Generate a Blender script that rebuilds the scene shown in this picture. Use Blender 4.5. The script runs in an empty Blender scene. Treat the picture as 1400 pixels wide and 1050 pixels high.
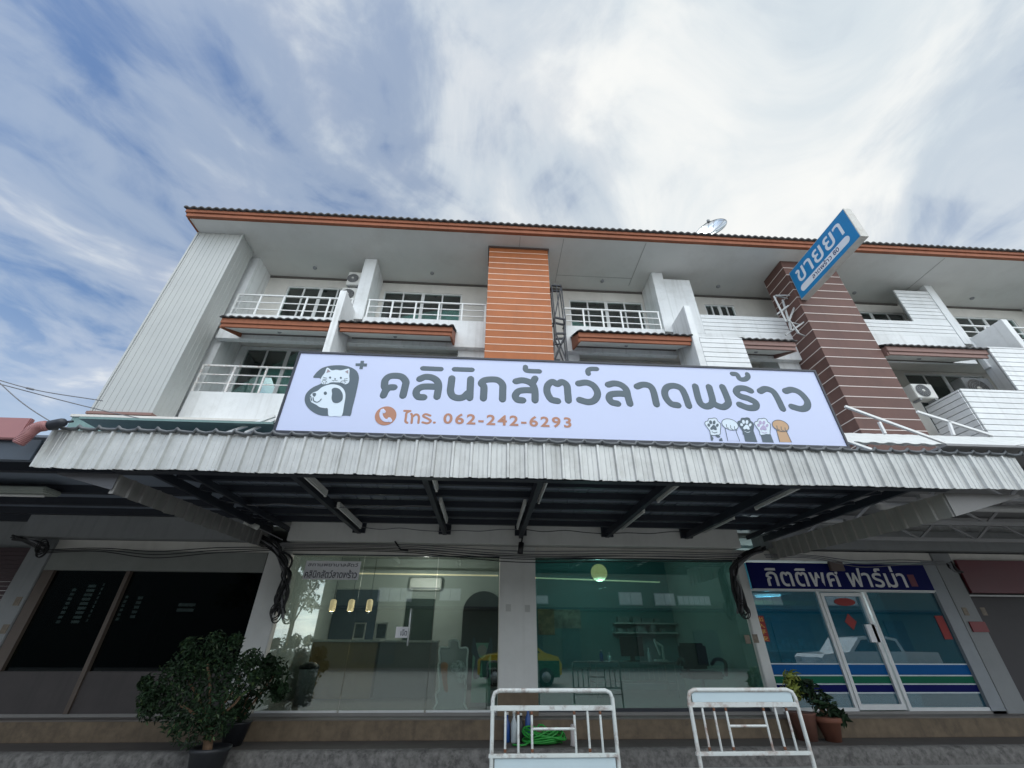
import bpy, bmesh, math, random
from mathutils import Vector, Matrix, noise
from mathutils.geometry import tessellate_polygon
rnd = random.Random(7)
R = math.radians
S = bpy.context.scene
COL = S.collection

# ------------------------------------------------------------------ camera, sky, sun, exposure
PITCH, YAW, ROLL, FPX = R(31.6), R(3.19), R(0.28), 570.0
CAM = Vector((0, 0, 1.55))
fwd = Vector((math.sin(YAW)*math.cos(PITCH), math.cos(YAW)*math.cos(PITCH), math.sin(PITCH)))
rgt = Vector((math.cos(YAW), -math.sin(YAW), 0))
up = rgt.cross(fwd)
r2 = rgt*math.cos(ROLL) + up*math.sin(ROLL)
u2 = -rgt*math.sin(ROLL) + up*math.cos(ROLL)
cd = bpy.data.cameras.new("camera")
cam = bpy.data.objects.new("camera", cd)
COL.objects.link(cam)
cam.matrix_world = Matrix(((r2.x, u2.x, -fwd.x, CAM.x), (r2.y, u2.y, -fwd.y, CAM.y), (r2.z, u2.z, -fwd.z, CAM.z), (0, 0, 0, 1)))
cd.sensor_fit = 'HORIZONTAL'
cd.sensor_width = 36.0
cd.lens = 36.0*FPX/1400.0
cd.clip_start = 0.02
cd.clip_end = 2000
S.camera = cam

SUN_EL, SUN_AZ = R(62), R(200)          # azimuth clockwise from +Y: behind the camera, a little left
w = bpy.data.worlds.new("World")
S.world = w
w.use_nodes = True
nt = w.node_tree
nt.nodes.clear()
N = nt.nodes.new
L = nt.links.new
out = N('ShaderNodeOutputWorld')
sky = N('ShaderNodeTexSky'); sky.sky_type = 'NISHITA'; sky.sun_disc = False
sky.sun_elevation = SUN_EL; sky.sun_rotation = SUN_AZ; sky.air_density = 1.0; sky.dust_density = 0.6; sky.ozone_density = 1.6
hs = N('ShaderNodeHueSaturation'); hs.inputs['Saturation'].default_value = 1.06; hs.inputs['Value'].default_value = 1.0
bg1 = N('ShaderNodeBackground'); bg1.inputs[1].default_value = 0.15
L(sky.outputs[0], hs.inputs['Color']); L(hs.outputs[0], bg1.inputs[0])
tc = N('ShaderNodeTexCoord')
sep = N('ShaderNodeSeparateXYZ'); L(tc.outputs['Generated'], sep.inputs[0])


def M_(op, a, b=None, clamp=False):
    n = N('ShaderNodeMath'); n.operation = op; n.use_clamp = clamp
    for i, v in enumerate((a, b)):
        if v is None: continue
        if isinstance(v, (int, float)): n.inputs[i].default_value = v
        else: L(v, n.inputs[i])
    return n.outputs[0]


def ramp(src, stops, interp='EASE'):
    n = N('ShaderNodeValToRGB'); n.color_ramp.interpolation = interp
    e = n.color_ramp.elements
    while len(e) < len(stops): e.new(0.5)
    for el, (p, c) in zip(e, stops):
        el.position = p
        el.color = (c, c, c, 1) if isinstance(c, (int, float)) else (*c, 1)
    L(src, n.inputs[0])
    return n.outputs[0]


zc = M_('MAXIMUM', M_('ADD', sep.outputs[2], 0.12), 0.05)
cx = M_('DIVIDE', sep.outputs[0], zc)
cy = M_('DIVIDE', sep.outputs[1], zc)
comb = N('ShaderNodeCombineXYZ'); L(cx, comb.inputs[0]); L(cy, comb.inputs[1])
mp = N('ShaderNodeMapping'); mp.vector_type = 'TEXTURE'; mp.inputs['Rotation'].default_value = (0, 0, R(52)); mp.inputs['Scale'].default_value = (1.0, 0.80, 1.0)
L(comb.outputs[0], mp.inputs[0])


def nz(scale, detail, rough, dist=0.0, vec=None, off=(0, 0, 0)):
    n = N('ShaderNodeTexNoise'); n.inputs['Scale'].default_value = scale; n.inputs['Detail'].default_value = detail
    n.inputs['Roughness'].default_value = rough; n.inputs['Distortion'].default_value = dist
    if vec is None: vec = mp.outputs[0]
    m = N('ShaderNodeVectorMath'); m.operation = 'ADD'; m.inputs[1].default_value = off
    L(vec, m.inputs[0]); L(m.outputs[0], n.inputs['Vector'])
    return n.outputs['Fac']


n1 = nz(1.7, 8, 0.56, 1.1, off=(3.1, 1.7, 0))
n2 = nz(5.5, 6, 0.55, 0.9, off=(1.1, 5.7, 0))
n3 = nz(0.8, 4, 0.5, 0.2, vec=comb.outputs[0], off=(7.3, 2.2, 0))
# cloud cover: thin streaks at left, a nearly closed deck right of the middle
bias = ramp(M_('ADD', M_('MULTIPLY', cx, 0.4), 0.6), [(0.05, 0.0), (0.34, 0.015), (0.46, 0.10), (0.58, 0.24), (0.80, 0.37), (0.93, 0.29), (1.0, 0.20)])
cov = M_('ADD', M_('ADD', M_('MULTIPLY', n1, 0.62), M_('MULTIPLY', n2, 0.28)), bias)
mask = ramp(cov, [(0.34, 0.0), (0.50, 0.36), (0.66, 0.80), (0.82, 1.0)])
# low haze whitens the horizon
hz = ramp(sep.outputs[2], [(0.0, 0.75), (0.22, 0.45), (0.5, 0.0)])
mask2 = M_('MAXIMUM', mask, hz)
shade = M_('ADD', M_('MULTIPLY', n1, 0.55), M_('MULTIPLY', n3, 0.55))
bright = ramp(shade, [(0.28, (0.46, 0.58, 0.71)), (0.50, (0.70, 0.775, 0.825)), (0.70, (0.95, 0.96, 0.945))])
# extra cloud brightness added behind the camera, out of view, to light the facade
back = ramp(M_('MULTIPLY', sep.outputs[1], -1.0), [(0.0, 1.0), (0.7, 3.4)])
bc = N('ShaderNodeVectorMath'); bc.operation = 'MULTIPLY'
L(bright, bc.inputs[0]); L(back, bc.inputs[1])
bg2 = N('ShaderNodeBackground'); bg2.inputs[1].default_value = 1.0
L(bc.outputs[0], bg2.inputs[0])
mx = N('ShaderNodeMixShader')
L(mask2, mx.inputs[0]); L(bg1.outputs[0], mx.inputs[1]); L(bg2.outputs[0], mx.inputs[2]); L(mx.outputs[0], out.inputs[0])

sl = bpy.data.lights.new("sun", 'SUN'); sl.energy = 0.9; sl.angle = R(28); sl.color = (1.0, 0.97, 0.93)
so = bpy.data.objects.new("sun", sl); COL.objects.link(so)
sd = Vector((math.sin(SUN_AZ)*math.cos(SUN_EL), math.cos(SUN_AZ)*math.cos(SUN_EL), math.sin(SUN_EL)))
so.rotation_euler = sd.to_track_quat('Z', 'Y').to_euler()
so.location = sd*60
S.view_settings.view_transform = 'Standard'
S.view_settings.look = 'None'
S.view_settings.exposure = 0.0
S.view_settings.gamma = 1.0
S.render.engine = 'CYCLES'
S.cycles.max_bounces = 8
S.cycles.transparent_max_bounces = 12


# ------------------------------------------------------------------ helpers
def at(x, y, X=None, Y=None, Z=None):
    """world point seen at photo pixel (x, y) on the plane X=, Y= or Z= (used once, while laying out what stands on a known plane)"""
    d = r2*((x-700)/FPX) - u2*((y-525)/FPX) + fwd
    t = (X-CAM.x)/d.x if X is not None else (Y-CAM.y)/d.y if Y is not None else (Z-CAM.z)/d.z
    return CAM + d*t


def worldloc(o):
    v = Vector((0, 0, 0))
    while o is not None:
        v += o.location
        o = o.parent
    return v


def tag(o, label=None, cat=None, group=None, kind=None):
    if label: o['label'] = label
    if cat: o['category'] = cat
    if group: o['group'] = group
    if kind: o['kind'] = kind
    return o


def empty(name, loc, label, cat, group=None):
    o = bpy.data.objects.new(name, None); COL.objects.link(o); o.location = loc
    o.empty_display_size = 0.2
    return tag(o, label, cat, group)


def smooth_path(pts, n=6, closed=False):
    P = [Vector(p) for p in pts]
    if len(P) < 3: return P
    res = []
    m = len(P)
    rng = range(m if closed else m-1)
    for i in rng:
        if closed:
            p0, p1, p2, p3 = P[(i-1) % m], P[i], P[(i+1) % m], P[(i+2) % m]
        else:
            p0 = P[i-1] if i > 0 else P[0]*2-P[1]
            p1, p2 = P[i], P[i+1]
            p3 = P[i+2] if i+2 < m else P[-1]*2-P[-2]
        for k in range(n):
            t = k/n
            res.append(0.5*((2*p1) + (p2-p0)*t + (2*p0-5*p1+4*p2-p3)*t*t + (3*p1-p0-3*p2+p3)*t*t*t))
    if not closed: res.append(P[-1])
    return res


class MB:
    def __init__(self):
        self.v = []; self.f = []; self.sm = []

    def add(self, vs, fs, smooth=False):
        b = len(self.v)
        self.v += [Vector(p) for p in vs]
        for f in fs:
            self.f.append(tuple(b+i for i in f)); self.sm.append(smooth)
        return self

    def box(self, x0, x1, y0, y1, z0, z1, b=0.0):
        if x0 > x1: x0, x1 = x1, x0
        if y0 > y1: y0, y1 = y1, y0
        if z0 > z1: z0, z1 = z1, z0
        if b <= 0:
            vs = [(x, y, z) for x in (x0, x1) for y in (y0, y1) for z in (z0, z1)]
            return self.add(vs, [(0, 1, 3, 2), (4, 6, 7, 5), (0, 4, 5, 1), (2, 3, 7, 6), (0, 2, 6, 4), (1, 5, 7, 3)])
        bm = bmesh.new()
        bmesh.ops.create_cube(bm, size=1)
        for v in bm.verts:
            v.co = Vector(((x0+x1)/2+v.co.x*(x1-x0), (y0+y1)/2+v.co.y*(y1-y0), (z0+z1)/2+v.co.z*(z1-z0)))
        bmesh.ops.bevel(bm, geom=bm.edges[:], offset=b, segments=2, affect='EDGES')
        bm.verts.index_update()
        self.add([v.co.copy() for v in bm.verts], [tuple(v.index for v in f.verts) for f in bm.faces])
        bm.free()
        return self

    def bar(self, a, b, w_, h_=None):
        """rectangular bar from a to b"""
        a, b = Vector(a), Vector(b); h_ = h_ or w_
        d = (b-a).normalized()
        s = d.cross(Vector((0, 0, 1)))
        if s.length < 1e-3: s = Vector((1, 0, 0))
        s.normalize(); t = s.cross(d)
        vs = [p + s*(i*w_/2) + t*(j*h_/2) for p in (a, b) for i in (-1, 1) for j in (-1, 1)]
        return self.add(vs, [(0, 2, 3, 1), (4, 5, 7, 6), (0, 1, 5, 4), (2, 6, 7, 3), (0, 4, 6, 2), (1, 3, 7, 5)])

    def tube(self, pts, r, seg=8, closed=False, cap='round', rads=None):
        P = [Vector(p) for p in pts]
        Q = [P[0]]
        RR = [rads[0] if rads else r]
        for i, p in enumerate(P[1:], 1):
            if (p-Q[-1]).length > 1e-5: Q.append(p); RR.append(rads[i] if rads else r)
        P = Q; n = len(P)
        if n < 2: return self
        rings = []
        prev = None
        tans = []
        for i in range(n):
            if closed: t = (P[(i+1) % n]-P[i-1])
            else: t = P[min(i+1, n-1)]-P[max(i-1, 0)]
            if t.length < 1e-6: t = P[min(i+1, n-1)]-P[i-1] if i else Vector((1, 0, 0))
            if t.length < 1e-6: t = Vector((1, 0, 0))
            tans.append(t.normalized())
        ref = Vector((0, 0, 1)) if abs(tans[0].z) < 0.9 else Vector((1, 0, 0))
        u = tans[0].cross(ref).normalized()
        vs, fs = [], []

        def ring(c, t, u, rr):
            v = t.cross(u)
            return [c + u*(rr*math.cos(2*math.pi*k/seg)) + v*(rr*math.sin(2*math.pi*k/seg)) for k in range(seg)]
        rows = []
        for i in range(n):
            t = tans[i]
            u = (u - t*u.dot(t))
            if u.length < 1e-4: u = t.orthogonal()
            u.normalize()
            if not closed and cap == 'round' and i == 0:
                for a in (0.15, 0.6): rows.append(ring(P[0]-t*(RR[0]*math.cos(a*math.pi/2)), t, u, RR[0]*math.sin(a*math.pi/2)))
            rows.append(ring(P[i], t, u, RR[i]))
            if not closed and cap == 'round' and i == n-1:
                for a in (0.6, 0.15): rows.append(ring(P[i]+t*(RR[i]*math.cos(a*math.pi/2)), t, u, RR[i]*math.sin(a*math.pi/2)))
        for row in rows: vs += row
        m = len(rows)
        for i in range(m if closed else m-1):
            a, b = i*seg, ((i+1) % m)*seg
            for k in range(seg):
                k2 = (k+1) % seg
                fs.append((a+k, a+k2, b+k2, b+k))
        if not closed:
            fs.append(tuple(range(seg-1, -1, -1))); fs.append(tuple((m-1)*seg+k for k in range(seg)))
        return self.add(vs, fs, True)

    def lathe(self, c, prof, seg=20, axis='z'):
        c = Vector(c); vs, fs = [], []
        for (r, h) in prof:
            for k in range(seg):
                a = 2*math.pi*k/seg
                p = (r*math.cos(a), r*math.sin(a), h) if axis == 'z' else (r*math.cos(a), h, r*math.sin(a)) if axis == 'y' else (h, r*math.cos(a), r*math.sin(a))
                vs.append(c+Vector(p))
        for i in range(len(prof)-1):
            for k in range(seg):
                k2 = (k+1) % seg
                fs.append((i*seg+k, i*seg+k2, (i+1)*seg+k2, (i+1)*seg+k))
        fs.append(tuple(range(seg-1, -1, -1))); fs.append(tuple((len(prof)-1)*seg+k for k in range(seg)))
        return self.add(vs, fs, True)

    def prism(self, pts, vec):
        """closed outline pts (3D, planar) extruded by vec"""
        P = [Vector(p) for p in pts]; n = len(P); vec = Vector(vec)
        tri = tessellate_polygon([P])
        vs = P + [p+vec for p in P]
        fs = [tuple(t) for t in tri] + [tuple(i+n for i in reversed(t)) for t in tri]
        fs += [(i, (i+1) % n, (i+1) % n+n, i+n) for i in range(n)]
        return self.add(vs, fs)

    def quad(self, *p):
        return self.add(p, [tuple(range(len(p)))])

    def build(self, name, mat, parent=None, bevel=0.0):
        me = bpy.data.meshes.new(name)
        off = worldloc(parent) if parent is not None else Vector((0, 0, 0))
        me.from_pydata([v-off for v in self.v], [], self.f)
        me.polygons.foreach_set('use_smooth', self.sm)
        me.materials.append(mat)
        bm = bmesh.new(); bm.from_mesh(me)
        bmesh.ops.recalc_face_normals(bm, faces=bm.faces[:])
        bm.to_mesh(me); bm.free()
        me.update()
        o = bpy.data.objects.new(name, me); COL.objects.link(o)
        if parent is not None: o.parent = parent
        return o


def copy_tree(o, parent=None):
    c = o.copy(); COL.objects.link(c); c.parent = parent
    for ch in list(o.children): copy_tree(ch, c)
    return c


def text_mesh(body, width=None, height=None, bold=0.0, depth=0.004, space=1.0):
    cu = bpy.data.curves.new("lettering", 'FONT'); cu.body = body; cu.offset = bold; cu.space_character = space
    cu.resolution_u = 4
    o = bpy.data.objects.new("lettering_source", cu); COL.objects.link(o)
    bpy.context.view_layer.update()
    me = bpy.data.meshes.new_from_object(o.evaluated_get(bpy.context.evaluated_depsgraph_get()))
    bpy.data.objects.remove(o)
    xs = [v.co.x for v in me.vertices]; ys = [v.co.y for v in me.vertices]
    x0, x1, y0, y1 = min(xs), max(xs), min(ys), max(ys)
    sx = width/(x1-x0) if width else 1; sy = height/(y1-y0) if height else sx
    if not width: sx = sy
    pts = [((v.co.x-x0)*sx, (v.co.y-y0)*sy) for v in me.vertices]
    fs = [tuple(p.vertices) for p in me.polygons]
    bpy.data.meshes.remove(me)
    return pts, fs


def place_text(mb, body, origin, ex, ez, width, height=None, bold=0.0, space=1.0):
    pts, fs = text_mesh(body, width, height, bold, space=space)
    o, ex, ez = Vector(origin), Vector(ex), Vector(ez)
    mb.add([o+ex*x+ez*y for x, y in pts], fs)


def lamp_light(name, loc, watts, colr, parent):
    l_ = bpy.data.lights.new(name, 'POINT'); l_.energy = watts; l_.color = colr; l_.shadow_soft_size = 0.015
    o_ = bpy.data.objects.new(name, l_); COL.objects.link(o_); o_.location = Vector(loc)-worldloc(parent); o_.parent = parent


# ------------------------------------------------------------------ materials
MATS = {}


def mat(name, col, rough=0.6, var=0.12, scale=3.0, bump=0.0, metal=0.0, streak=0.0, dirt=None, dirt_amt=0.0, dirt_scale=1.2, spec=0.5, emit=None, emit_s=0.0, coat=0.0, island=0.0):
    if name in MATS: return MATS[name]
    m = bpy.data.materials.new(name); m.use_nodes = True
    t = m.node_tree; b = t.nodes['Principled BSDF']
    nn, ll = t.nodes.new, t.links.new
    b.inputs['Roughness'].default_value = rough; b.inputs['Metallic'].default_value = metal
    b.inputs['Specular IOR Level'].default_value = spec
    b.inputs['Coat Weight'].default_value = coat
    tcn = nn('ShaderNodeTexCoord'); geo = nn('ShaderNodeNewGeometry')
    no = nn('ShaderNodeTexNoise'); no.inputs['Scale'].default_value = scale; no.inputs['Detail'].default_value = 6; no.inputs['Roughness'].default_value = 0.65
    ll(geo.outputs['Position'], no.inputs['Vector'])
    rp = nn('ShaderNodeMapRange'); rp.inputs[1].default_value = 0.3; rp.inputs[2].default_value = 0.7
    rp.inputs[3].default_value = 1-var; rp.inputs[4].default_value = 1+var*0.6
    ll(no.outputs['Fac'], rp.inputs[0])
    mul = nn('ShaderNodeVectorMath'); mul.operation = 'MULTIPLY'; mul.inputs[0].default_value = col
    ll(rp.outputs[0], mul.inputs[1])
    c = mul.outputs[0]
    if island > 0:
        ri = nn('ShaderNodeMapRange'); ri.inputs[3].default_value = 1-island; ri.inputs[4].default_value = 1+island*0.7
        ll(geo.outputs['Random Per Island'], ri.inputs[0])
        m9 = nn('ShaderNodeVectorMath'); m9.operation = 'MULTIPLY'; ll(c, m9.inputs[0]); ll(ri.outputs[0], m9.inputs[1]); c = m9.outputs[0]

    def mixin(c, fac, colr):
        mm = nn('ShaderNodeMix'); mm.data_type = 'RGBA'; ll(fac, mm.inputs[0]); ll(c, mm.inputs[6]); mm.inputs[7].default_value = (*colr, 1)
        return mm.outputs[2]
    if dirt is not None and dirt_amt > 0:
        n2_ = nn('ShaderNodeTexNoise'); n2_.inputs['Scale'].default_value = dirt_scale; n2_.inputs['Detail'].default_value = 8; n2_.inputs['Roughness'].default_value = 0.7
        ll(geo.outputs['Position'], n2_.inputs['Vector'])
        r_ = nn('ShaderNodeMapRange'); r_.inputs[1].default_value = 0.5; r_.inputs[2].default_value = 0.72; r_.inputs[3].default_value = 0; r_.inputs[4].default_value = dirt_amt
        ll(n2_.outputs['Fac'], r_.inputs[0]); c = mixin(c, r_.outputs[0], dirt)
    if streak > 0:
        mpn = nn('ShaderNodeMapping'); mpn.inputs['Scale'].default_value = (9, 9, 0.5); ll(geo.outputs['Position'], mpn.inputs[0])
        n3_ = nn('ShaderNodeTexNoise'); n3_.inputs['Scale'].default_value = 1.0; n3_.inputs['Detail'].default_value = 5
        ll(mpn.outputs[0], n3_.inputs['Vector'])
        r_ = nn('ShaderNodeMapRange'); r_.inputs[1].default_value = 0.52; r_.inputs[2].default_value = 0.75; r_.inputs[3].default_value = 0; r_.inputs[4].default_value = streak
        ll(n3_.outputs['Fac'], r_.inputs[0]); c = mixin(c, r_.outputs[0], dirt or (col[0]*0.4, col[1]*0.4, col[2]*0.38))
    ll(c, b.inputs['Base Color'])
    rr = nn('ShaderNodeMapRange'); rr.inputs[3].default_value = max(0.03, rough-0.1); rr.inputs[4].default_value = min(1, rough+0.12)
    ll(no.outputs['Fac'], rr.inputs[0]); ll(rr.outputs[0], b.inputs['Roughness'])
    if bump > 0:
        nb = nn('ShaderNodeTexNoise'); nb.inputs['Scale'].default_value = scale*14; nb.inputs['Detail'].default_value = 4
        ll(geo.outputs['Position'], nb.inputs['Vector'])
        bp_ = nn('ShaderNodeBump'); bp_.inputs['Strength'].default_value = bump; bp_.inputs['Distance'].default_value = 0.01
        ll(nb.outputs['Fac'], bp_.inputs['Height']); ll(bp_.outputs[0], b.inputs['Normal'])
    if emit is not None:
        b.inputs['Emission Color'].default_value = (*emit, 1); b.inputs['Emission Strength'].default_value = emit_s
    MATS[name] = m
    return m


def glass(name, tint, base_refl=0.09, body=None, body_fac=0.0):
    """thin pane: tinted see-through plus mirror reflection by Fresnel"""
    m = bpy.data.materials.new(name); m.use_nodes = True
    t = m.node_tree; t.nodes.clear(); nn, ll = t.nodes.new, t.links.new
    o = nn('ShaderNodeOutputMaterial'); tr = nn('ShaderNodeBsdfTransparent'); tr.inputs[0].default_value = (*tint, 1)
    gl = nn('ShaderNodeBsdfGlossy'); gl.inputs['Roughness'].default_value = 0.01; gl.inputs[0].default_value = (0.95, 1, 0.98, 1)
    fr = nn('ShaderNodeFresnel'); fr.inputs[0].default_value = 1.5
    ad = nn('ShaderNodeMath'); ad.operation = 'ADD'; ad.use_clamp = True; ad.inputs[1].default_value = base_refl
    ll(fr.outputs[0], ad.inputs[0])
    mxn = nn('ShaderNodeMixShader'); ll(ad.outputs[0], mxn.inputs[0])
    src = tr.outputs[0]
    if body is not None:
        df = nn('ShaderNodeBsdfDiffuse'); df.inputs[0].default_value = (*body, 1)
        m2 = nn('ShaderNodeMixShader'); m2.inputs[0].default_value = body_fac
        ll(tr.outputs[0], m2.inputs[1]); ll(df.outputs[0], m2.inputs[2]); src = m2.outputs[0]
    ll(src, mxn.inputs[1]); ll(gl.outputs[0], mxn.inputs[2]); ll(mxn.outputs[0], o.inputs[0])
    MATS[name] = m
    return m


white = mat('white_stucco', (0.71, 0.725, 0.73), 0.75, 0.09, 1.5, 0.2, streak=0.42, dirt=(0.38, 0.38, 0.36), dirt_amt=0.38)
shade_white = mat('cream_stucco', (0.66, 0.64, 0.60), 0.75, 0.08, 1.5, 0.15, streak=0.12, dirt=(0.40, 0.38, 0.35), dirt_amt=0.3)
soffit_m = mat('soffit_board', (0.66, 0.66, 0.64), 0.7, 0.06, 0.8, 0.05, dirt=(0.45, 0.43, 0.40), dirt_amt=0.35, dirt_scale=0.7)
pillar_m = mat('pillar_plaster', (0.62, 0.62, 0.60), 0.7, 0.06, 2.0, 0.12, streak=0.12, dirt=(0.3, 0.29, 0.27), dirt_amt=0.15)
tower_m = mat('grey_metal_cladding', (0.42, 0.43, 0.42), 0.45, 0.06, 1.2, 0.0, streak=0.18, dirt=(0.40, 0.42, 0.39), dirt_amt=0.25)
orange_m = mat('orange_cladding', (0.37, 0.125, 0.048), 0.55, 0.14, 2.0, 0.08, streak=0.25, dirt=(0.20, 0.08, 0.045), dirt_amt=0.2, island=0.09, spec=0.2)
groove_m = mat('cladding_joint', (0.72, 0.55, 0.45), 0.6, 0.05)
brown_m = mat('brown_cladding', (0.135, 0.075, 0.064), 0.55, 0.14, 2.0, 0.08, streak=0.25, dirt=(0.09, 0.055, 0.05), dirt_amt=0.25, island=0.10, spec=0.2)
groove2_m = mat('pale_joint', (0.68, 0.60, 0.56), 0.6, 0.05)
fascia_m = mat('orange_fascia', (0.28, 0.105, 0.058), 0.6, 0.16, 2.0, 0.0, streak=0.25, spec=0.2)
fascia2_m = mat('faded_brown_fascia', (0.22, 0.125, 0.105), 0.55, 0.12, 2.0, 0.0, streak=0.1)
tile_m = mat('dark_roof_tile', (0.075, 0.072, 0.072), 0.7, 0.25, 4.0, 0.2)
slat_m = mat('white_slat', (0.71, 0.725, 0.73), 0.6, 0.06, 2.0, 0.0, streak=0.25, dirt=(0.42, 0.42, 0.40), dirt_amt=0.25, island=0.05)
gap_m = mat('slat_backing', (0.30, 0.31, 0.31), 0.8, 0.1)
railm = mat('white_rail_paint', (0.78, 0.79, 0.78), 0.4, 0.06, 8)
rusty = mat('chipped_white_rail', (0.74, 0.73, 0.71), 0.5, 0.08, 8, dirt=(0.25, 0.10, 0.05), dirt_amt=0.9, dirt_scale=9)
alum = mat('white_aluminium', (0.68, 0.69, 0.69), 0.35, 0.05, 6)
zinc = mat('zinc_sheet', (0.52, 0.53, 0.52), 0.42, 0.14, 3.0, 0.0, metal=0.25, streak=0.40, dirt=(0.25, 0.25, 0.235), dirt_amt=0.45, dirt_scale=2.5, island=0.13)
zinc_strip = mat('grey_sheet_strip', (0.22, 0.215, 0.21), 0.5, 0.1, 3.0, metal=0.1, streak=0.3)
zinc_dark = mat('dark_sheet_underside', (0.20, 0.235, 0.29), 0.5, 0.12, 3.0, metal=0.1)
steel_dark = mat('dark_steel', (0.018, 0.022, 0.032), 0.5, 0.15, 6)
teal_m = mat('teal_sheet', (0.16, 0.26, 0.25), 0.5, 0.12, 2.0, streak=0.2)
cable_m = mat('black_cable', (0.014, 0.014, 0.016), 0.55, 0.2, 20)
cable_g = mat('grey_cable', (0.16, 0.16, 0.17), 0.6, 0.2, 20)
tube_white = mat('lamp_tube', (0.62, 0.63, 0.62), 0.35, 0.04, 8)
frame_dark = mat('sign_edge', (0.018, 0.022, 0.035), 0.4, 0.1)
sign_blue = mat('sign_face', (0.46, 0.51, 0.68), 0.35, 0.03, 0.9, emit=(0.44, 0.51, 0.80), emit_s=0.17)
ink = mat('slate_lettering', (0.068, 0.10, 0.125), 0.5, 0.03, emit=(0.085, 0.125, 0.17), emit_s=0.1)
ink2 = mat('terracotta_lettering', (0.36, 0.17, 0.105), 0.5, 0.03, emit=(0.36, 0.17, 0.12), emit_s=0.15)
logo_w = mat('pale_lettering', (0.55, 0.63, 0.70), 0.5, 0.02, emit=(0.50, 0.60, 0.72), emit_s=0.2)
tan_m = mat('tan_print', (0.52, 0.33, 0.19), 0.5, 0.05)
pink_m = mat('lilac_print', (0.42, 0.36, 0.55), 0.5, 0.03)
earm = mat('grey_pink_print', (0.32, 0.27, 0.30), 0.5, 0.03)
blue_sign = mat('blue_sign_face', (0.008, 0.20, 0.46), 0.35, 0.06, 2)
sign_white = mat('white_sign_print', (0.70, 0.74, 0.80), 0.45, 0.05, 4)
sign_side = mat('sign_side_grey', (0.50, 0.49, 0.46), 0.5, 0.15, 4, dirt=(0.25, 0.2, 0.15), dirt_amt=0.4, dirt_scale=5)
navy = mat('navy_sign_face', (0.004, 0.007, 0.085), 0.6, 0.08, 2, spec=0.1)
pharm_white = mat('pharmacy_lettering', (0.62, 0.62, 0.62), 0.5, 0.03)
red_m = mat('red_paper', (0.26, 0.014, 0.012), 0.6, 0.1, 6)
gold_m = mat('gold_print', (0.62, 0.36, 0.06), 0.5, 0.1, 6)
maroon = mat('maroon_sign_face', (0.11, 0.012, 0.022), 0.5, 0.15, 1.2)
redfascia = mat('red_fascia_sheet', (0.33, 0.145, 0.145), 0.45, 0.08, 3)
terracotta = mat('terracotta_pot', (0.20, 0.075, 0.045), 0.75, 0.15, 8, 0.2)
potblack = mat('black_pot', (0.015, 0.016, 0.02), 0.5, 0.15, 8)
bark = mat('bark', (0.16, 0.095, 0.055), 0.85, 0.25, 12, 0.4)
floor_m = mat('porch_tile', (0.15, 0.13, 0.115), 0.5, 0.2, 3, 0.1, dirt=(0.06, 0.055, 0.05), dirt_amt=0.5)
riser_m = mat('yellowed_riser', (0.165, 0.122, 0.08), 0.75, 0.3, 5, 0.25, streak=0.4, dirt=(0.06, 0.047, 0.036), dirt_amt=0.8, dirt_scale=2.2)
side_m = mat('pavement_concrete', (0.10, 0.088, 0.08), 0.85, 0.25, 4, 0.4, dirt=(0.07, 0.06, 0.055), dirt_amt=0.6, dirt_scale=2)
kerb_m = mat('kerb_concrete', (0.19, 0.18, 0.17), 0.85, 0.5, 13, 0.9, dirt=(0.045, 0.042, 0.04), dirt_amt=1.0, dirt_scale=7)
asphalt = mat('road_concrete', (0.30, 0.295, 0.28), 0.9, 0.2, 4, 0.5)
room_l = mat('grey_green_room_wall', (0.42, 0.46, 0.44), 0.8, 0.06, 1.5)
room_r = mat('teal_room_wall', (0.15, 0.29, 0.30), 0.8, 0.08, 1.5)
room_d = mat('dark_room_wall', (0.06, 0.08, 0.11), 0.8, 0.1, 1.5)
room_b = mat('blue_room_wall', (0.05, 0.22, 0.30), 0.7, 0.08, 1.5)
room_floor = mat('shop_floor_tile', (0.22, 0.21, 0.20), 0.35, 0.12, 2)
wood = mat('counter_wood', (0.36, 0.24, 0.11), 0.5, 0.12, 3, streak=0.2)
black_m = mat('black_plastic', (0.012, 0.012, 0.014), 0.4, 0.1, 8)
white_pl = mat('white_plastic', (0.66, 0.66, 0.63), 0.4, 0.05, 8, dirt=(0.45, 0.42, 0.36), dirt_amt=0.3)
grey_pl = mat('grey_plastic', (0.26, 0.27, 0.28), 0.5, 0.1, 8)
steel_m = mat('stainless_steel', (0.5, 0.52, 0.53), 0.3, 0.05, 8, metal=0.8)
lamp_warm = mat('warm_lamp_shade', (0.7, 0.55, 0.3), 0.5, 0.02, emit=(1.0, 0.72, 0.42), emit_s=0.65)
globe_warm = mat('globe_lamp_glass', (0.7, 0.65, 0.45), 0.4, 0.02, emit=(1.0, 0.62, 0.26), emit_s=1.0)
led_warm = mat('led_strip', (0.7, 0.6, 0.4), 0.5, 0.02, emit=(1.0, 0.80, 0.50), emit_s=0.6)
tube_lit = mat('lit_fluorescent_tube', (0.8, 0.85, 0.85), 0.5, 0.02, emit=(0.85, 1.0, 1.0), emit_s=3.0)
screen_m = mat('mint_banner_print', (0.22, 0.48, 0.36), 0.5, 0.1, 3)
figure_m = mat('dark_banner_print', (0.035, 0.06, 0.10), 0.5, 0.15, 6)
paper = mat('white_paper', (0.84, 0.84, 0.87), 0.7, 0.05, 6)
paper_ink = mat('navy_ink', (0.02, 0.025, 0.06), 0.6, 0.05)
dec_blue = mat('blue_decal', (0.005, 0.085, 0.27), 0.6, 0.05, spec=0.1)
dec_green = mat('green_decal', (0.010, 0.12, 0.07), 0.6, 0.05, spec=0.1)
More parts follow.
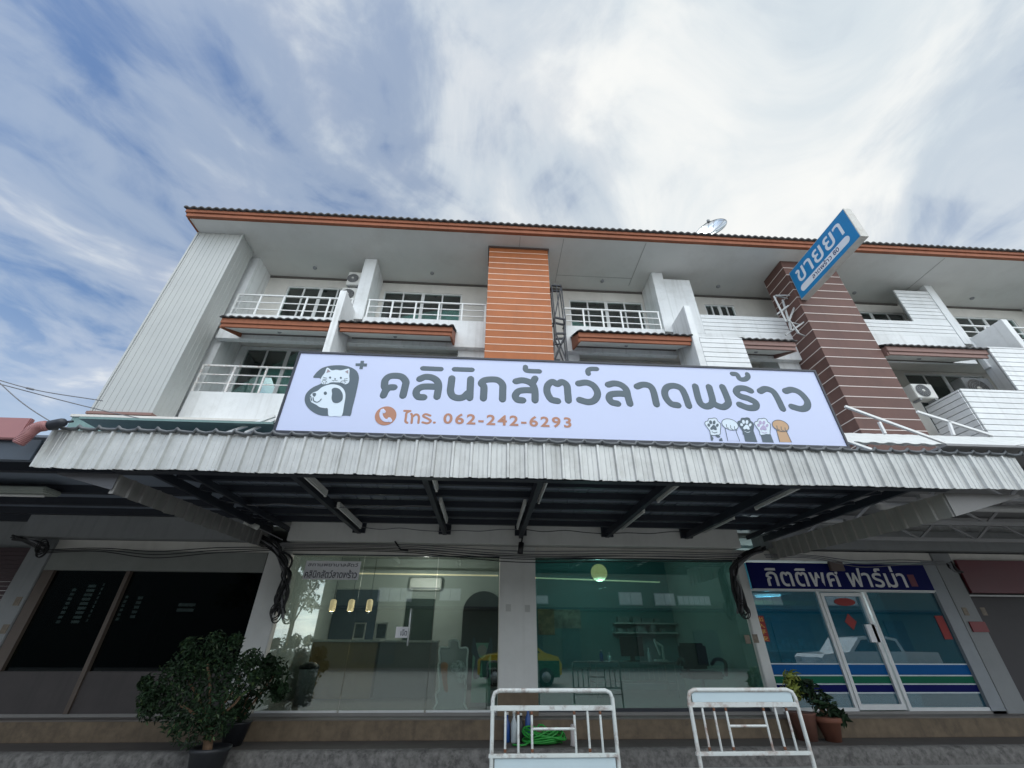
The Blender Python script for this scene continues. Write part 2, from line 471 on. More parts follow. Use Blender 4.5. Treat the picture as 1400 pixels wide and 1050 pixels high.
dec_navy = mat('navy_decal', (0.003, 0.006, 0.09), 0.6, 0.05, spec=0.1)
dec_white = mat('white_decal', (0.55, 0.62, 0.66), 0.4, 0.05)
leaf_d = mat('dark_leaf', (0.013, 0.034, 0.012), 0.6, 0.35, 6, island=0.5, spec=0.3)
leaf_l = mat('light_leaf', (0.045, 0.08, 0.02), 0.5, 0.3, 6, island=0.5)
leaf_y = mat('yellow_leaf', (0.26, 0.30, 0.06), 0.5, 0.25, 6)
hose_m = mat('green_hose', (0.02, 0.27, 0.035), 0.4, 0.12, 10)
bottle_b = mat('blue_plastic', (0.015, 0.07, 0.26), 0.3, 0.15, 10)
bottle_c = mat('pale_plastic', (0.45, 0.50, 0.52), 0.3, 0.1, 10)
barrier_w = mat('barrier_paint', (0.52, 0.56, 0.55), 0.45, 0.08, 6, dirt=(0.13, 0.06, 0.04), dirt_amt=1.0, dirt_scale=8)
barrier_r = mat('rusty_barrier_paint', (0.52, 0.55, 0.54), 0.5, 0.08, 6, dirt=(0.19, 0.085, 0.05), dirt_amt=1.0, dirt_scale=6)
panel_w = mat('barrier_panel_paint', (0.44, 0.54, 0.58), 0.4, 0.05, 3, dirt=(0.42, 0.46, 0.46), dirt_amt=0.4)
car_white = mat('white_car_paint', (0.75, 0.76, 0.76), 0.25, 0.02, coat=0.5)
car_yellow = mat('yellow_car_paint', (0.75, 0.55, 0.02), 0.25, 0.02, coat=0.5)
car_green = mat('green_car_paint', (0.012, 0.13, 0.06), 0.25, 0.02, coat=0.5)
car_glass = mat('dark_car_glass', (0.02, 0.025, 0.03), 0.08, 0.02)
rubber = mat('tyre_rubber', (0.02, 0.02, 0.02), 0.8, 0.1)
oppo = mat('opposite_wall_paint', (0.16, 0.20, 0.17), 0.8, 0.1, 0.8, streak=0.2)
win_glass = glass('window_glass', (0.62, 0.80, 0.78), 0.15)
shop_glass = glass('clear_shop_glass', (0.72, 0.79, 0.77), 0.11)
teal_glass = glass('green_shop_glass', (0.42, 0.63, 0.61), 0.135)
dark_glass = glass('dark_shop_glass', (0.12, 0.15, 0.18), 0.0)
blue_glass = glass('blue_shop_glass', (0.25, 0.52, 0.62), 0.13, body=(0.012, 0.16, 0.25), body_fac=0.4)
acrylic = glass('clear_acrylic', (0.72, 0.76, 0.76), 0.06, body=(0.75, 0.75, 0.73), body_fac=0.45)

# ------------------------------------------------------------------ setting: road, pavement, steps
MB().box(-60, 60, -60, 8.02, -0.3, 0.0).build('road', asphalt)['kind'] = 'structure'
mb = MB(); vs, fs = [], []
nk = 700
for i in range(nk+1):
    xx = -14+34*i/nk
    wv = 0.012*noise.noise((xx*0.7, 0, 0))+0.010*noise.noise((xx*4, 3, 0))+0.006*noise.noise((xx*15, 7, 0))
    chip = max(0, noise.noise((xx*2.3, 11, 0))-0.25)*0.07
    vs += [(xx, 7.86+wv-0.01, -0.02), (xx, 7.86+wv*0.8, 0.08+wv), (xx, 7.865+wv, 0.165-chip*0.8), (xx, 7.90+wv+chip, 0.203+wv*0.5-chip*0.4), (xx, 8.03, 0.203)]
for i in range(nk):
    for k in range(4): fs.append((i*5+k, (i+1)*5+k, (i+1)*5+k+1, i*5+k+1))
mb.add(vs, fs, True)
kb = mb.build('kerb', kerb_m); kb['kind'] = 'structure'
MB().box(-14, 20, 8.022, 9.6, -0.2, 0.19).build('pavement', side_m)['kind'] = 'structure'
MB().box(-60, 60, 14.2, 80, -0.3, -0.02).build('ground', side_m)['kind'] = 'structure'

# ------------------------------------------------------------------ the shophouse row
B = empty('shophouse_row', (0.6, 9.0, 0.2), 'three storey white shophouse row with orange trimmed eaves behind the clinic sign', 'building')
XB = [-8.2, -3.95, 0.63, 5.17, 9.5, 13.9, 18.4, 22.8]
XR = 23.0
# party walls / main masses (walls butt, never share faces)
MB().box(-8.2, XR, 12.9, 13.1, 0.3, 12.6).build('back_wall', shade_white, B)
# porch floor and the yellowed riser
MB().box(-8.1, XR, 8.70, 13.0, 0.30, 0.455, 0.01).build('porch_floor', floor_m, B)
MB().box(-8.1, XR, 8.66, 8.698, 0.19, 0.44, 0.008).build('porch_riser', riser_m, B)
MB().box(-8.1, XR, 9.0, 13.0, 0.456, 0.50).build('shop_floor', room_floor, B)
# ground floor pillars
dim = mat('shade_darkened_plaster', (0.25, 0.26, 0.265), 0.75, 0.1, 2.0, 0.12, streak=0.2)  # pillar plaster with the shade of the outer bays put into its colour
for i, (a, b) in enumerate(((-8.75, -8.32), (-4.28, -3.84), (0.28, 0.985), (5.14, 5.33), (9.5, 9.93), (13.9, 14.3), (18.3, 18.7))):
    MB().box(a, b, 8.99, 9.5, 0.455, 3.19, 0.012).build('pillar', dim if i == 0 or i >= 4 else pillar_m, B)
MB().box(0.28, 0.985, 8.975, 8.988, 0.455, 0.80, 0.003).build('pillar_tile_skirting', riser_m, B)
MB().box(9.23, 9.498, 9.0, 9.4, 0.455, 3.02).build('pillar', mat('blue_grey_plaster', (0.27, 0.29, 0.31), 0.7), B)
# partitions between the shops
for xx in (-8.36, -4.06, 0.63, 5.235, 9.7, 14.1):
    MB().box(xx-0.06, xx+0.06, 9.502, 12.89, 0.50, 3.515).build('partition_wall', room_l, B)
# beam over the shopfronts, with the lintel under it
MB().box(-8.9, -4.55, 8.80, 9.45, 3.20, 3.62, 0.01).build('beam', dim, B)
MB().box(-3.92, 5.25, 8.80, 9.45, 3.20, 3.62, 0.01).build('beam', pillar_m, B)
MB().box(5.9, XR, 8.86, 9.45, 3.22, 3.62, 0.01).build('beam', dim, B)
MB().box(-8.6, XR, 9.02, 9.42, 3.0, 3.19).build('lintel', shade_white, B)
MB().box(-8.2, XR, 9.451, 12.9, 3.52, 3.60).build('ceiling', room_l, B)
MB().box(-8.2, XR, 9.05, 9.45, 3.622, 5.5).build('wall', white, B)
MB().box(-8.2, XR, 9.20, 12.9, 5.50, 5.62).build('floor_slab', shade_white, B)
# room linings
MB().box(-3.99, 0.56, 12.80, 12.89, 0.5, 3.51).build('room_wall', room_l, B)
MB().box(0.70, 5.17, 12.80, 12.89, 0.5, 3.51).build('room_wall', room_r, B)
MB().box(-8.2, -4.13, 11.4, 11.5, 0.5, 3.51).build('room_wall', room_d, B)
MB().box(5.30, 9.63, 11.6, 11.7, 0.5, 3.51).build('room_wall', room_b, B)
MB().box(9.77, 14.0, 11.0, 11.1, 0.5, 3.51).build('room_wall', room_d, B)

# upper windows: frame, mullions, panes as one window with frame + pane sub-parts
def window(x0, x1, z0, z1, y, n, transom=None):
    fr = MB()
    t = 0.045
    fr.box(x0, x1, y, y+0.07, z1-t, z1).box(x0, x1, y, y+0.07, z0, z0+t)
    fr.box(x0, x0+t, y, y+0.07, z0+t, z1-t).box(x1-t, x1, y, y+0.07, z0+t, z1-t)
    for k in range(1, n):
        xm = x0+(x1-x0)*k/n; tt = 0.05 if (n % 2 == 0 and k == n//2) else 0.022
        fr.box(xm-tt, xm+tt, y+0.004, y+0.029, z0+t, z1-t)
    if transom: fr.box(x0+t, x1-t, y+0.008, y+0.028, transom-0.018, transom+0.018)
    f = fr.build('window', alum, B)
    MB().box(x0+t, x1-t, y+0.03, y+0.036, z0+t, z1-t).build('pane', win_glass, f)
    MB().box(x0+0.047, x1-0.047, y+0.042, y+0.06, z0+0.047, z1-0.047).build('curtain', mat('curtain_cloth', (0.48, 0.66, 0.65), 0.9, 0.45, 1.3), f)


WY = 9.9
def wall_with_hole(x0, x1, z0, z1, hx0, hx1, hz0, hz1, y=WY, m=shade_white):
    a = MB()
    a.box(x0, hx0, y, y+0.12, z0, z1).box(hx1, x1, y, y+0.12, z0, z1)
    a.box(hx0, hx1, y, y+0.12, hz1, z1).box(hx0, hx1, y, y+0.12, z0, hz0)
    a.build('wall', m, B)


WIN3 = [(-6.48, -4.42, 9.35, 10.98), (-3.50, -1.05, 9.35, 10.94), (2.37, 4.78, 9.35, 10.92), (6.85, 7.85, 9.7, 10.98), (11.4, 13.7, 9.4, 10.96), (15.46, 17.6, 9.35, 10.93), (19.5, 21.9, 9.35, 10.93)]
WIN2 = [(-6.95, -4.6, 6.3, 8.56), (-3.2, -0.9, 6.3, 8.40), (2.4, 4.6, 6.3, 8.40), (6.6, 8.0, 6.3, 8.40), (12.45, 15.0, 6.5, 8.53), (15.6, 17.8, 6.3, 8.4), (19.5, 21.9, 6.3, 8.4)]
for i in range(7):
    xa, xb = XB[i], XB[i+1] if i < 6 else XR
    if i == 4: xb = 15.2
    if i == 5: xa = 15.2
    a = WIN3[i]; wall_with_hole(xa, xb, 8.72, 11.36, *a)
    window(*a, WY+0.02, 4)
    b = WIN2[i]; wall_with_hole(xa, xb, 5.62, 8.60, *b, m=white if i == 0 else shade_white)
    window(*b, WY+0.02, 4, b[2]+1.05 if i == 4 else None)
MB().box(-8.2, XR, 9.05, 12.9, 8.62, 8.71).build('floor_slab', shade_white, B)
# dark trim line under the eave boards
mb = MB()
for i in range(6): mb.box(XB[i]+0.3, XB[i+1]-0.25, WY-0.03, WY-0.003, 11.29, 11.357)
mb.build('soffit_trim', mat('dark_trim', (0.12, 0.11, 0.10), 0.6), B)

# top floor balcony parapets (facade plane) and rails
def railing(x0, x1, zb, zt, y, n, m=railm, posts=True):
    r = MB()
    r.box(x0, x1, y-0.022, y+0.022, zt-0.04, zt)
    for k in range(2):
        z = zb+(zt-zb)*(0.30+0.33*k)
        r.box(x0, x1, y-0.010, y+0.010, z-0.012, z+0.012)
    if n:
        for k in range(n+1):
            xm = x0+0.03+(x1-x0-0.06)*k/n
            wv = 0.022
            r.box(xm-wv, xm+wv, y-0.017, y+0.017, zb-0.02, zt-0.041)
    return r.build('railing', m, B)


for i, (xa, xb, za) in enumerate(((-7.2, -3.96, 9.03), (-3.59, -0.22, 9.11), (1.95, 4.82, 9.09), (14.03, 18.2, 9.08), (18.6, XR, 9.08))):
    MB().box(xa, xb, 9.0, 9.14, 8.20, za, 0.006).build('parapet', white, B)
    railing(xa+0.02, xb-0.02, za, 9.78, 9.05, 5)
MB().box(1.52, 1.95, 9.04, 9.14, 5.5, 8.6).build('wall', white, B)
# first floor facade: parapet of the lower balcony, lintels
for xa, xb, m in ((-7.2, -4.02, white), (-3.84, -0.22, white), (1.95, 5.04, white), (5.2, 9.3, white), (14.25, 18.4, white), (18.4, XR, white)):
    MB().box(xa, xb, 9.0, 9.14, 5.3, 6.60, 0.006).build('parapet', m, B)
    MB().box(xa, xb, 9.002, 9.16, 8.36 if xa < 5.1 or xa > 9.4 else 8.5, 8.199).build('lintel', white, B)
railing(-7.2, -4.05, 6.62, 7.37, 9.02, 4, rusty)
railing(-3.82, -1.0, 6.62, 7.37, 9.02, 4, rusty)
railing(2.0, 5.0, 6.62, 7.37, 9.02, 4, rusty)
# white side piers of each bay, beside the loggias
for xa, xb, z0, z1 in ((-8.2, -7.12, 5.3, 11.36), (-0.95, -0.2, 5.3, 8.999), (1.52, 2.35, 5.3, 8.2), (7.95, 9.3, 5.3, 8.999), (10.0, 10.35, 5.3, 8.999)):
    MB().box(xa, xb, 9.16, WY-0.001, z0, z1).build('side_pier', white, B)

# columns on the facade: grey metal tower, orange and brown clad pillars
def corrugated_tower(x0, x1, y0, y1, z0, z1):
    a = MB()
    a.box(x0+0.02, x1-0.02, y0+0.02, y1, z0, z1)
    def ribs(axis, a0, a1, fixed):
        k = a0+0.06
        while k < a1-0.04:
            if axis == 'x': a.box(k, k+0.035, fixed+0.013, fixed+0.03, z0+0.01, z1-0.003)
            else: a.box(fixed-0.03, fixed-0.013, k, k+0.03, z0+0.01, z1-0.003)
            k += 0.135
    ribs('x', x0, x1, y0-0.001); ribs('y', y0, y1, x1+0.001)
    a.box(x0, x0+0.045, y0-0.004, y0+0.05, z0, z1); a.box(x1-0.045, x1+0.004, y0-0.004, y0+0.045, z0, z1)
    return a.build('clad_tower', tower_m, B)


tw = corrugated_tower(-8.47, -7.20, 8.30, 8.95, 5.63, 11.355)
MB().box(-8.50, -7.17, 8.27, 8.94, 5.57, 5.628).build('tower_flashing', fascia2_m, tw)


def clad_pillar(x0, x1, y0, y1, z0, z1, step, m, gm):
    a, g = MB(), MB()
    z = z1
    while z > z0+0.02:
        zb = max(z-step+0.020, z0)
        a.box(x0, x1, y0, y1-0.002, zb, z, 0.003)
        if zb > z0+0.03: g.box(x0-0.003, x1+0.003, y0-0.003, y1-0.004, zb-0.0195, zb-0.0005)
        z -= step
    p = a.build('clad_pillar', m, B)
    g.build('cladding_joint', gm, p)
    return p


clad_pillar(-0.215, 1.49, 8.30, 9.15, 5.3, 11.352, 0.222, orange_m, groove_m)
clad_pillar(8.55, 10.19, 8.30, 9.15, 5.1, 11.352, 0.295, brown_m, groove2_m)
# dark cap under the eave on top of the orange pillar
MB().box(-0.25, 1.525, 8.27, 9.0, 11.30, 11.354).build('pillar_cap', mat('cap_brown', (0.10, 0.065, 0.055), 0.6), B)

# fins between bays, top floor, and the projecting fins of the first floor
for xa, xb in ((-3.95, -3.60), (4.83, 5.17), (13.76, 14.02), (18.2, 18.55)):
    MB().box(xa, xb, 8.985, WY-0.002, 9.0, 11.356, 0.006).build('fin', white, B)
for xa in (-4.0, 5.06, 14.1, 18.3):
    MB().box(xa, xa+0.17, 8.15, 9.02 if xa < 10 else 9.18, 5.3, 9.24, 0.008).build('balcony_fin', white, B)

# slatted white boards
def slats(x0, x1, y, z0, z1, step=0.145, name='slatted_screen', axis='x'):
    a, g = MB(), MB()
    z = z0
    while z < z1-0.02:
        zt = min(z+step-0.018, z1)
        if axis == 'x': a.box(x0, x1, y, y+0.03, z, zt)
        else: a.box(y-0.03, y, x0, x1, z, zt)
        z += step
    if axis == 'x': g.box(x0+0.01, x1-0.01, y+0.031, y+0.07, z0, z1-0.01)
    else: g.box(y+0.001, y+0.04, x0+0.01, x1-0.01, z0, z1-0.01)
    p = a.build(name, slat_m, B)
    g.build('screen_backing', gap_m, p)


MB().box(5.175, 6.0, 9.0, 9.12, 9.0, 11.10, 0.006).build('screen_wall', white, B)
slats(6.002, 8.74, 9.0, 9.0, 9.73)
MB().box(5.175, 8.74, 9.0, 9.10, 8.5, 8.998).build('parapet', white, B)
slats(5.235, 6.36, 8.15, 5.4, 8.19)
slats(10.2, 13.755, 9.0, 9.24, 9.80)
slats(12.63, 13.755, 9.002, 9.80, 11.09)
MB().box(10.2, 13.755, 9.0, 9.10, 8.3, 9.238).build('parapet', white, B)
slats(13.06, 14.09, 8.15, 6.90, 8.24)
# projecting balcony of bay five
slats(11.46, 14.09, 8.12, 5.3, 6.86, 0.15)
slats(8.16, 9.05, 11.46, 5.3, 6.85, 0.15, axis='y')
MB().box(11.51, 14.09, 8.20, 9.6, 5.3, 5.45).build('balcony_floor', white, B)

# little tiled canopies over the first floor windows
def tile_sheet(x0, x1, ya, za, yb, zb, amp=0.035, wl=0.19, thick=0.03):
    a = MB()
    n = int((x1-x0)/(wl/8))
    d = Vector((0, yb-ya, zb-za)); nrm = Vector((0, -(zb-za), yb-ya)).normalized()
    rows = 4
    vs, fs = [], []
    for j in range(rows+1):
        t = j/rows
        for i in range(n+1):
            xx = x0+(x1-x0)*i/n
            h = amp*abs(math.sin(math.pi*(xx/wl)))**1.4
            vs.append(Vector((xx, ya, za))+d*t+nrm*h)
    m1 = len(vs)
    vs += [v-nrm*thick for v in vs]
    for j in range(rows):
        for i in range(n):
            k = j*(n+1)+i
            fs.append((k, k+1, k+n+2, k+n+1)); k += m1
            fs.append((k, k+n+1, k+n+2, k+1))
    for i in range(n): fs.append((i, i+m1, i+1+m1, i+1))
    return a.add(vs, fs, True)


def canopy(x0, x1, fm, left_end=True, right_end=True, y=8.2, zb=7.97):
    c = MB()
    # moulded fascia: two boards, the lower one set back
    c.box(x0, x1, y, y+0.05, zb+0.10, zb+0.25, 0.006).box(x0+0.03, x1-0.03, y+0.03, y+0.075, zb+0.0, zb+0.098, 0.006)
    fas = c.build('window_canopy', fm, B)
    e = MB()
    for f_, xx in ((left_end, x0), (right_end, x1)):
        if f_:
            s = 0.05 if xx == x0 else -0.05
            e.prism([(xx, y+0.051, zb-0.02), (xx, y+0.051, zb+0.23), (xx, 9.0, zb+0.70), (xx, 9.0, zb+0.28)], (s, 0, 0))
    if e.v: e.build('canopy_end', fm, fas)
    MB().prism([(x0+0.06, y+0.08, zb+0.02), (x0+0.06, y+0.08, zb+0.06), (x0+0.06, 8.999, zb+0.44), (x0+0.06, 8.999, zb+0.40)], (x1-x0-0.12, 0, 0)).build('canopy_soffit', soffit_m, fas)
    MB().box(x0+0.06, x1-0.06, 8.96, 8.999, zb+0.36, zb+0.40).build('canopy_trim', MATS['dark_trim'], fas)
    tile_sheet(x0-0.03, x1+0.03, y-0.06, zb+0.245, 9.0, zb+0.72).build('canopy_tiles', tile_m, fas)
    MB().lathe(((x0+x1)/2-0.1, 8.62, zb+0.225), [(0.05, 0), (0.05, -0.035), (0.03, -0.06), (0.001, -0.065)], 12).build('canopy_light', grey_pl, fas)


canopy(-6.62, -4.01, fascia_m, True, False)
canopy(-3.80, -1.04, fascia_m, False, True)
canopy(2.13, 5.05, fascia_m, True, False)
canopy(6.38, 7.80, fascia2_m, False, True, zb=7.93)
canopy(10.25, 13.05, fascia2_m, True, False, zb=7.92)
canopy(14.4, 18.2, fascia2_m, True, False, zb=7.92)

# main eave: soffit boards, stepped fascia, tiled roof
XL = -8.52
MB().box(XL+0.09, XR, 7.86, WY+0.1, 11.36, 11.40).build('soffit', soffit_m, B)
roof = tile_sheet(XL-0.04, XR, 7.66, 11.59, 13.4, 13.72, 0.045, 0.2, 0.04).build('roof', tile_m, B)
fs_ = MB()
fs_.box(XL, XR, 7.72, 7.78, 11.47, 11.58, 0.006).box(XL+0.04, XR, 7.76, 7.855, 11.35, 11.468, 0.006)
fs_.prism([(XL, 7.781, 11.46), (XL, 7.781, 11.60), (XL, 12.8, 13.42), (XL, 12.8, 13.2)], (0.05, 0, 0))
fs_.box(XL+0.04, XL+0.088, 7.856, WY, 11.345, 11.458)
fs_.build('eave_fascia', fascia_m, roof)
MB().prism([(XL+0.3, 9.0, 11.42), (XL+0.3, 13.0, 13.3), (XL+0.3, 13.0, 11.42)], (0.15, 0, 0)).build('gable', white, B)
for xx in (-5.6, -2.0, 3.4, 7.2, 11.8, 15.9):
    MB().lathe((xx, 9.45, 11.36), [(0.06, 0.0), (0.06, -0.03), (0.035, -0.06), (0.001, -0.065)], 12).build('soffit_light', grey_pl, B)
# board joints in the soffit
j = MB()
for xx in (0.65, 1.9, 4.3, 9.3, 13.4): j.box(xx, xx+0.012, 7.9, 9.6, 11.352, 11.3595)
j.box(1.9, 4.3, 9.28, 9.292, 11.352, 11.3595)
j.build('soffit_joint', mat('joint_grey', (0.33, 0.33, 0.32), 0.8), B)
# teal sheet apron and flashing under the tower
MB().box(-8.62, -2.2, 8.20, 8.23, 4.7, 5.44).build('apron', teal_m, B)
MB().box(-8.66, -2.2, 8.17, 8.27, 5.441, 5.50, 0.006).build('apron_flashing', shade_white, B)
MB().box(-8.60, -2.2, 8.24, 9.0, 5.40, 5.438).build('ledge', shade_white, B)

# ---- shopfronts
def pane(x0, x1, z0, z1, y, m):
    return MB().box(x0, x1, y, y+0.012, z0, z1).build('shop_window', m, B)


p1 = None
# clinic, left: three panes with the glass door
for xa, xb in ((-3.80, -2.42), (-2.412, -0.96), (-0.952, 0.27)):
    p1 = pane(xa, xb, 0.53, 2.98, 9.06, shop_glass)
    MB().box(xa+0.01, xb-0.01, 9.045, 9.09, 0.50, 0.528).build('threshold', alum, p1)
mb = MB(); mb.tube([at(557, 882, Y=8.98), at(562, 833, Y=8.98)], 0.016, 8)
mb.bar(at(557.5, 876, Y=8.98), at(557.5, 876, Y=9.06), 0.02).bar(at(561.5, 840, Y=8.98), at(561.5, 840, Y=9.06), 0.02)
mb.build('door_handle', steel_m, p1)
for xa, xb in ((1.0, 5.12),):
    pr = pane(xa, xb, 0.55, 2.98, 9.06, teal_glass)
    MB().box(xa, xb, 9.04, 9.10, 0.50, 0.548).build('threshold', steel_dark, pr)
MB().box(-3.83, 0.27, 9.04, 9.10, 2.981, 3.0).build('window_head', frame_dark, p1)
MB().box(1.0, 5.12, 9.04, 9.10, 2.981, 3.0).build('window_head', frame_dark, pr)
# dark shop at left: low brown wall, mullions, dark panes, painted lintel panel
MB().box(-8.3, -4.29, 9.02, 9.10, 0.50, 1.07).build('low_wall', mat('brown_boarding', (0.055, 0.046, 0.045), 0.6, 0.2, 3, streak=0.3), B)
for xa, xb in ((-8.1, -6.79), (-6.71, -4.30)):
    pane(xa, xb, 1.075, 2.64, 9.06, dark_glass)
for a_, b_, c_, d_ in ((-6.785, -6.715, 8.985, 0.50), (-8.3, -8.105, 9.0, 1.075)):
    MB().box(a_, b_, c_, 9.10, d_, 2.64).build('mullion', mat('brown_frame', (0.10, 0.075, 0.06), 0.5), B)
MB().box(-8.3, -4.29, 8.995, 9.12, 2.645, 3.0).build('lintel_panel', mat('olive_grey_panel', (0.22, 0.23, 0.215), 0.7), B)
for k_, (a_, b_) in enumerate((((213, 836), (184, 912)), ((228, 836), (206, 890)))):
    P, Q = at(*a_, Y=9.3), at(*b_, Y=9.3); n_ = 26; g = MB()
    g.tube([P, Q], 0.004, 5)
    for q in range(n_): c_ = P.lerp(Q, (q+0.5)/n_); g.tube([c_, P.lerp(Q, (q+0.95)/n_)], 0.012, 6)
    tag(g.build('bead_chain', bottle_c), ('left pale bead chain hanging inside the dark left shop', 'right pale bead chain hanging inside the dark left shop')[k_], 'chain')
# pharmacy shopfront
pp = pane(5.345, 6.69, 0.55, 2.42, 9.06, blue_glass)
pane(6.81, 7.57, 0.60, 2.36, 9.05, blue_glass)
pane(7.75, 9.225, 0.55, 2.42, 9.06, blue_glass)
fr = MB()
fr.box(6.69, 6.75, 9.02, 9.10, 0.5, 2.42).box(7.69, 7.75, 9.02, 9.10, 0.5, 2.42)
fr.box(6.75, 6.81, 9.0, 9.08, 0.52, 2.40).box(7.57, 7.63, 9.0, 9.08, 0.52, 2.40).box(6.81, 7.57, 9.0, 9.08, 2.34, 2.40).box(6.81, 7.57, 9.0, 9.08, 0.52, 0.60)
fr.box(5.34, 6.69, 9.02, 9.10, 0.5, 0.55).box(7.75, 9.23, 9.02, 9.10, 0.5, 0.55).box(5.34, 9.23, 9.02, 9.10, 2.42, 2.45)
fr.build('door_frame', alum, B)
for xa, xb, y in ((5.35, 6.685, 9.055), (6.815, 7.565, 9.045), (7.755, 9.22, 9.055)):
    for z0, z1, m in ((1.035, 1.19, dec_blue), (0.905, 1.01, dec_green), (0.775, 0.88, dec_navy)):
        MB().box(xa, xb, y-0.003, y, z0, z1).build('decal_stripe', m, pp)
    w_ = MB()
    for z in (1.20, 1.022, 0.892, 0.762): w_.box(xa, xb, y-0.003, y, z-0.009, z+0.009)
    w_.build('decal_line', dec_white, pp)
# far right dark shop and far left shutter
MB().box(10.0, 13.85, 9.3, 9.34, 0.5, 3.0).build('shutter', mat('dark_shutter', (0.045, 0.04, 0.045), 0.6, 0.2, 2), B)
MB().box(9.94, 13.9, 9.20, 9.24, 2.38, 2.41).build('shutter_rail', alum, B)
a = MB()
for k in range(34): a.box(-14, -8.76, 9.1+0.006*(k % 2), 9.15, 0.5+k*0.075, 0.5+k*0.075+0.07)
a.build('shutter', mat('maroon_shutter', (0.05, 0.025, 0.03), 0.55, 0.1), B)
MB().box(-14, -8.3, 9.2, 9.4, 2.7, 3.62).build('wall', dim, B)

# painted plates on the pillars
for px_, py_ in ((695, 831), (721, 832)):
    c = at(px_, py_, Y=8.985)
    MB().box(c.x-0.05, c.x+0.05, 8.982, 8.989, c.z-0.06, c.z+0.06).build('number_plate', mat('pale_plate', (0.45, 0.45, 0.43), 0.5), B)
for px_, py_ in ((1022, 874), (1033, 873), (1320, 836), (1345, 836), (24, 822), (6, 860)):
    c = at(px_, py_, Y=8.985)
    MB().box(c.x-0.05, c.x+0.05, 8.98, 8.989, c.z-0.07, c.z+0.07).build('number_plate', mat('worn_plate', (0.20, 0.16, 0.12), 0.6, 0.4, 20), B)

# ------------------------------------------------------------------ things on the upper building
def ac_unit(x0, x1, y0, y1, z0, z1, label, side='front', m=white_pl):
    o = empty('air_conditioner_unit', ((x0+x1)/2, (y0+y1)/2, z0), label, 'air conditioner', 'outdoor air conditioner units on the balconies')
    MB().box(x0, x1, y0, y1, z0, z1, 0.015).build('casing', m, o)
    r = min(z1-z0, x1-x0)*0.42; cxx = x0+(x1-x0)*0.42; cz = (z0+z1)/2
    g = MB()
    for k in range(5): g.tube([(cxx+r*(1-k*0.2)*math.cos(t*math.pi/10), y0-0.014, cz+r*(1-k*0.2)*math.sin(t*math.pi/10)) for t in range(20)], 0.006, 5, closed=True)
    for k in range(6):
        a = k*math.pi/6
        g.bar((cxx-r*math.cos(a), y0-0.012, cz-r*math.sin(a)), (cxx+r*math.cos(a), y0-0.012, cz+r*math.sin(a)), 0.006)
    g.build('fan_grille', grey_pl, o)
    MB().lathe((cxx, y0-0.003, cz), [(r*0.98, 0), (r*0.98, -0.006)], 24, 'y').build('fan_opening', mat('fan_shadow', (0.10, 0.10, 0.10), 0.7), o)
    MB().lathe((cxx, y0-0.02, cz), [(r*0.22, 0), (r*0.2, -0.012)], 16, 'y').build('fan_hub', white_pl, o)
    f = MB()
    for xx in (x0+0.06, x1-0.10): f.box(xx, xx+0.05, y0+0.02, y1-0.02, z0-0.05, z0-0.001)
    f.build('foot', grey_pl, o)
    return o


ac_unit(-4.52, -4.06, 9.30, 9.75, 9.90, 10.45, 'lower of two stacked white air conditioner units beside the left fin')
ac_unit(-4.47, -4.08, 9.32, 9.75, 10.58, 11.12, 'upper of two stacked white air conditioner units beside the left fin')
ac_unit(11.02, 11.60, 8.75, 9.0, 6.95, 7.38, 'white air conditioner unit with a dark fan beside the brown pillar')
ac_unit(13.2, 14.05, 9.2, 9.5, 7.2, 7.95, 'shaded grey air conditioner unit behind the right balcony screen', m=grey_pl)

# satellite dish on the roof
o = empty('satellite_dish', (7.4, 9.3, 12.25), 'mesh satellite dish on the roof above the blue sign', 'satellite dish')
c = Vector((7.42, 9.1, 13.62)); ax = Vector((-0.62, -0.75, 0.30)).normalized()
u_ = ax.orthogonal().normalized(); v_ = ax.cross(u_)
ds = MB(); vs = []; fs = []; nr, nsg = 6, 28
for i in range(nr+1):
    r = 0.50*i/nr
    for k in range(nsg):
        a = 2*math.pi*k/nsg
        vs.append(c + u_*(r*math.cos(a)) + v_*(r*math.sin(a)) + ax*(0.55*r*r))
for i in range(nr):
    for k in range(nsg):
        k2 = (k+1) % nsg; fs.append((i*nsg+k, i*nsg+k2, (i+1)*nsg+k2, (i+1)*nsg+k))
ds.add(vs, fs, True)
mesh_m = glass('dish_mesh', (0.80, 0.80, 0.80), -0.03, body=(0.35, 0.35, 0.35), body_fac=0.3)
ds.build('dish', mesh_m, o)
rb = MB()
rb.tube([vs[nr*nsg+k] for k in range(nsg)], 0.014, 6, closed=True)
for k in range(0, nsg, 4): rb.tube([vs[i*nsg+k] for i in range(nr+1)], 0.008, 5)
rb.build('dish_rim', grey_pl, o)
fp = c+ax*0.42
ft = MB()
for k in (2, 11, 20): ft.tube([vs[nr*nsg+k], fp], 0.008, 5)
ft.lathe(fp, [(0.05, -0.05), (0.05, 0.05), (0.02, 0.07)], 10)
ft.build('feed_horn', grey_pl, o)
MB().tube([(7.42, 9.2, 12.2), c-ax*0.02], 0.025, 8).build('mast', grey_pl, o)

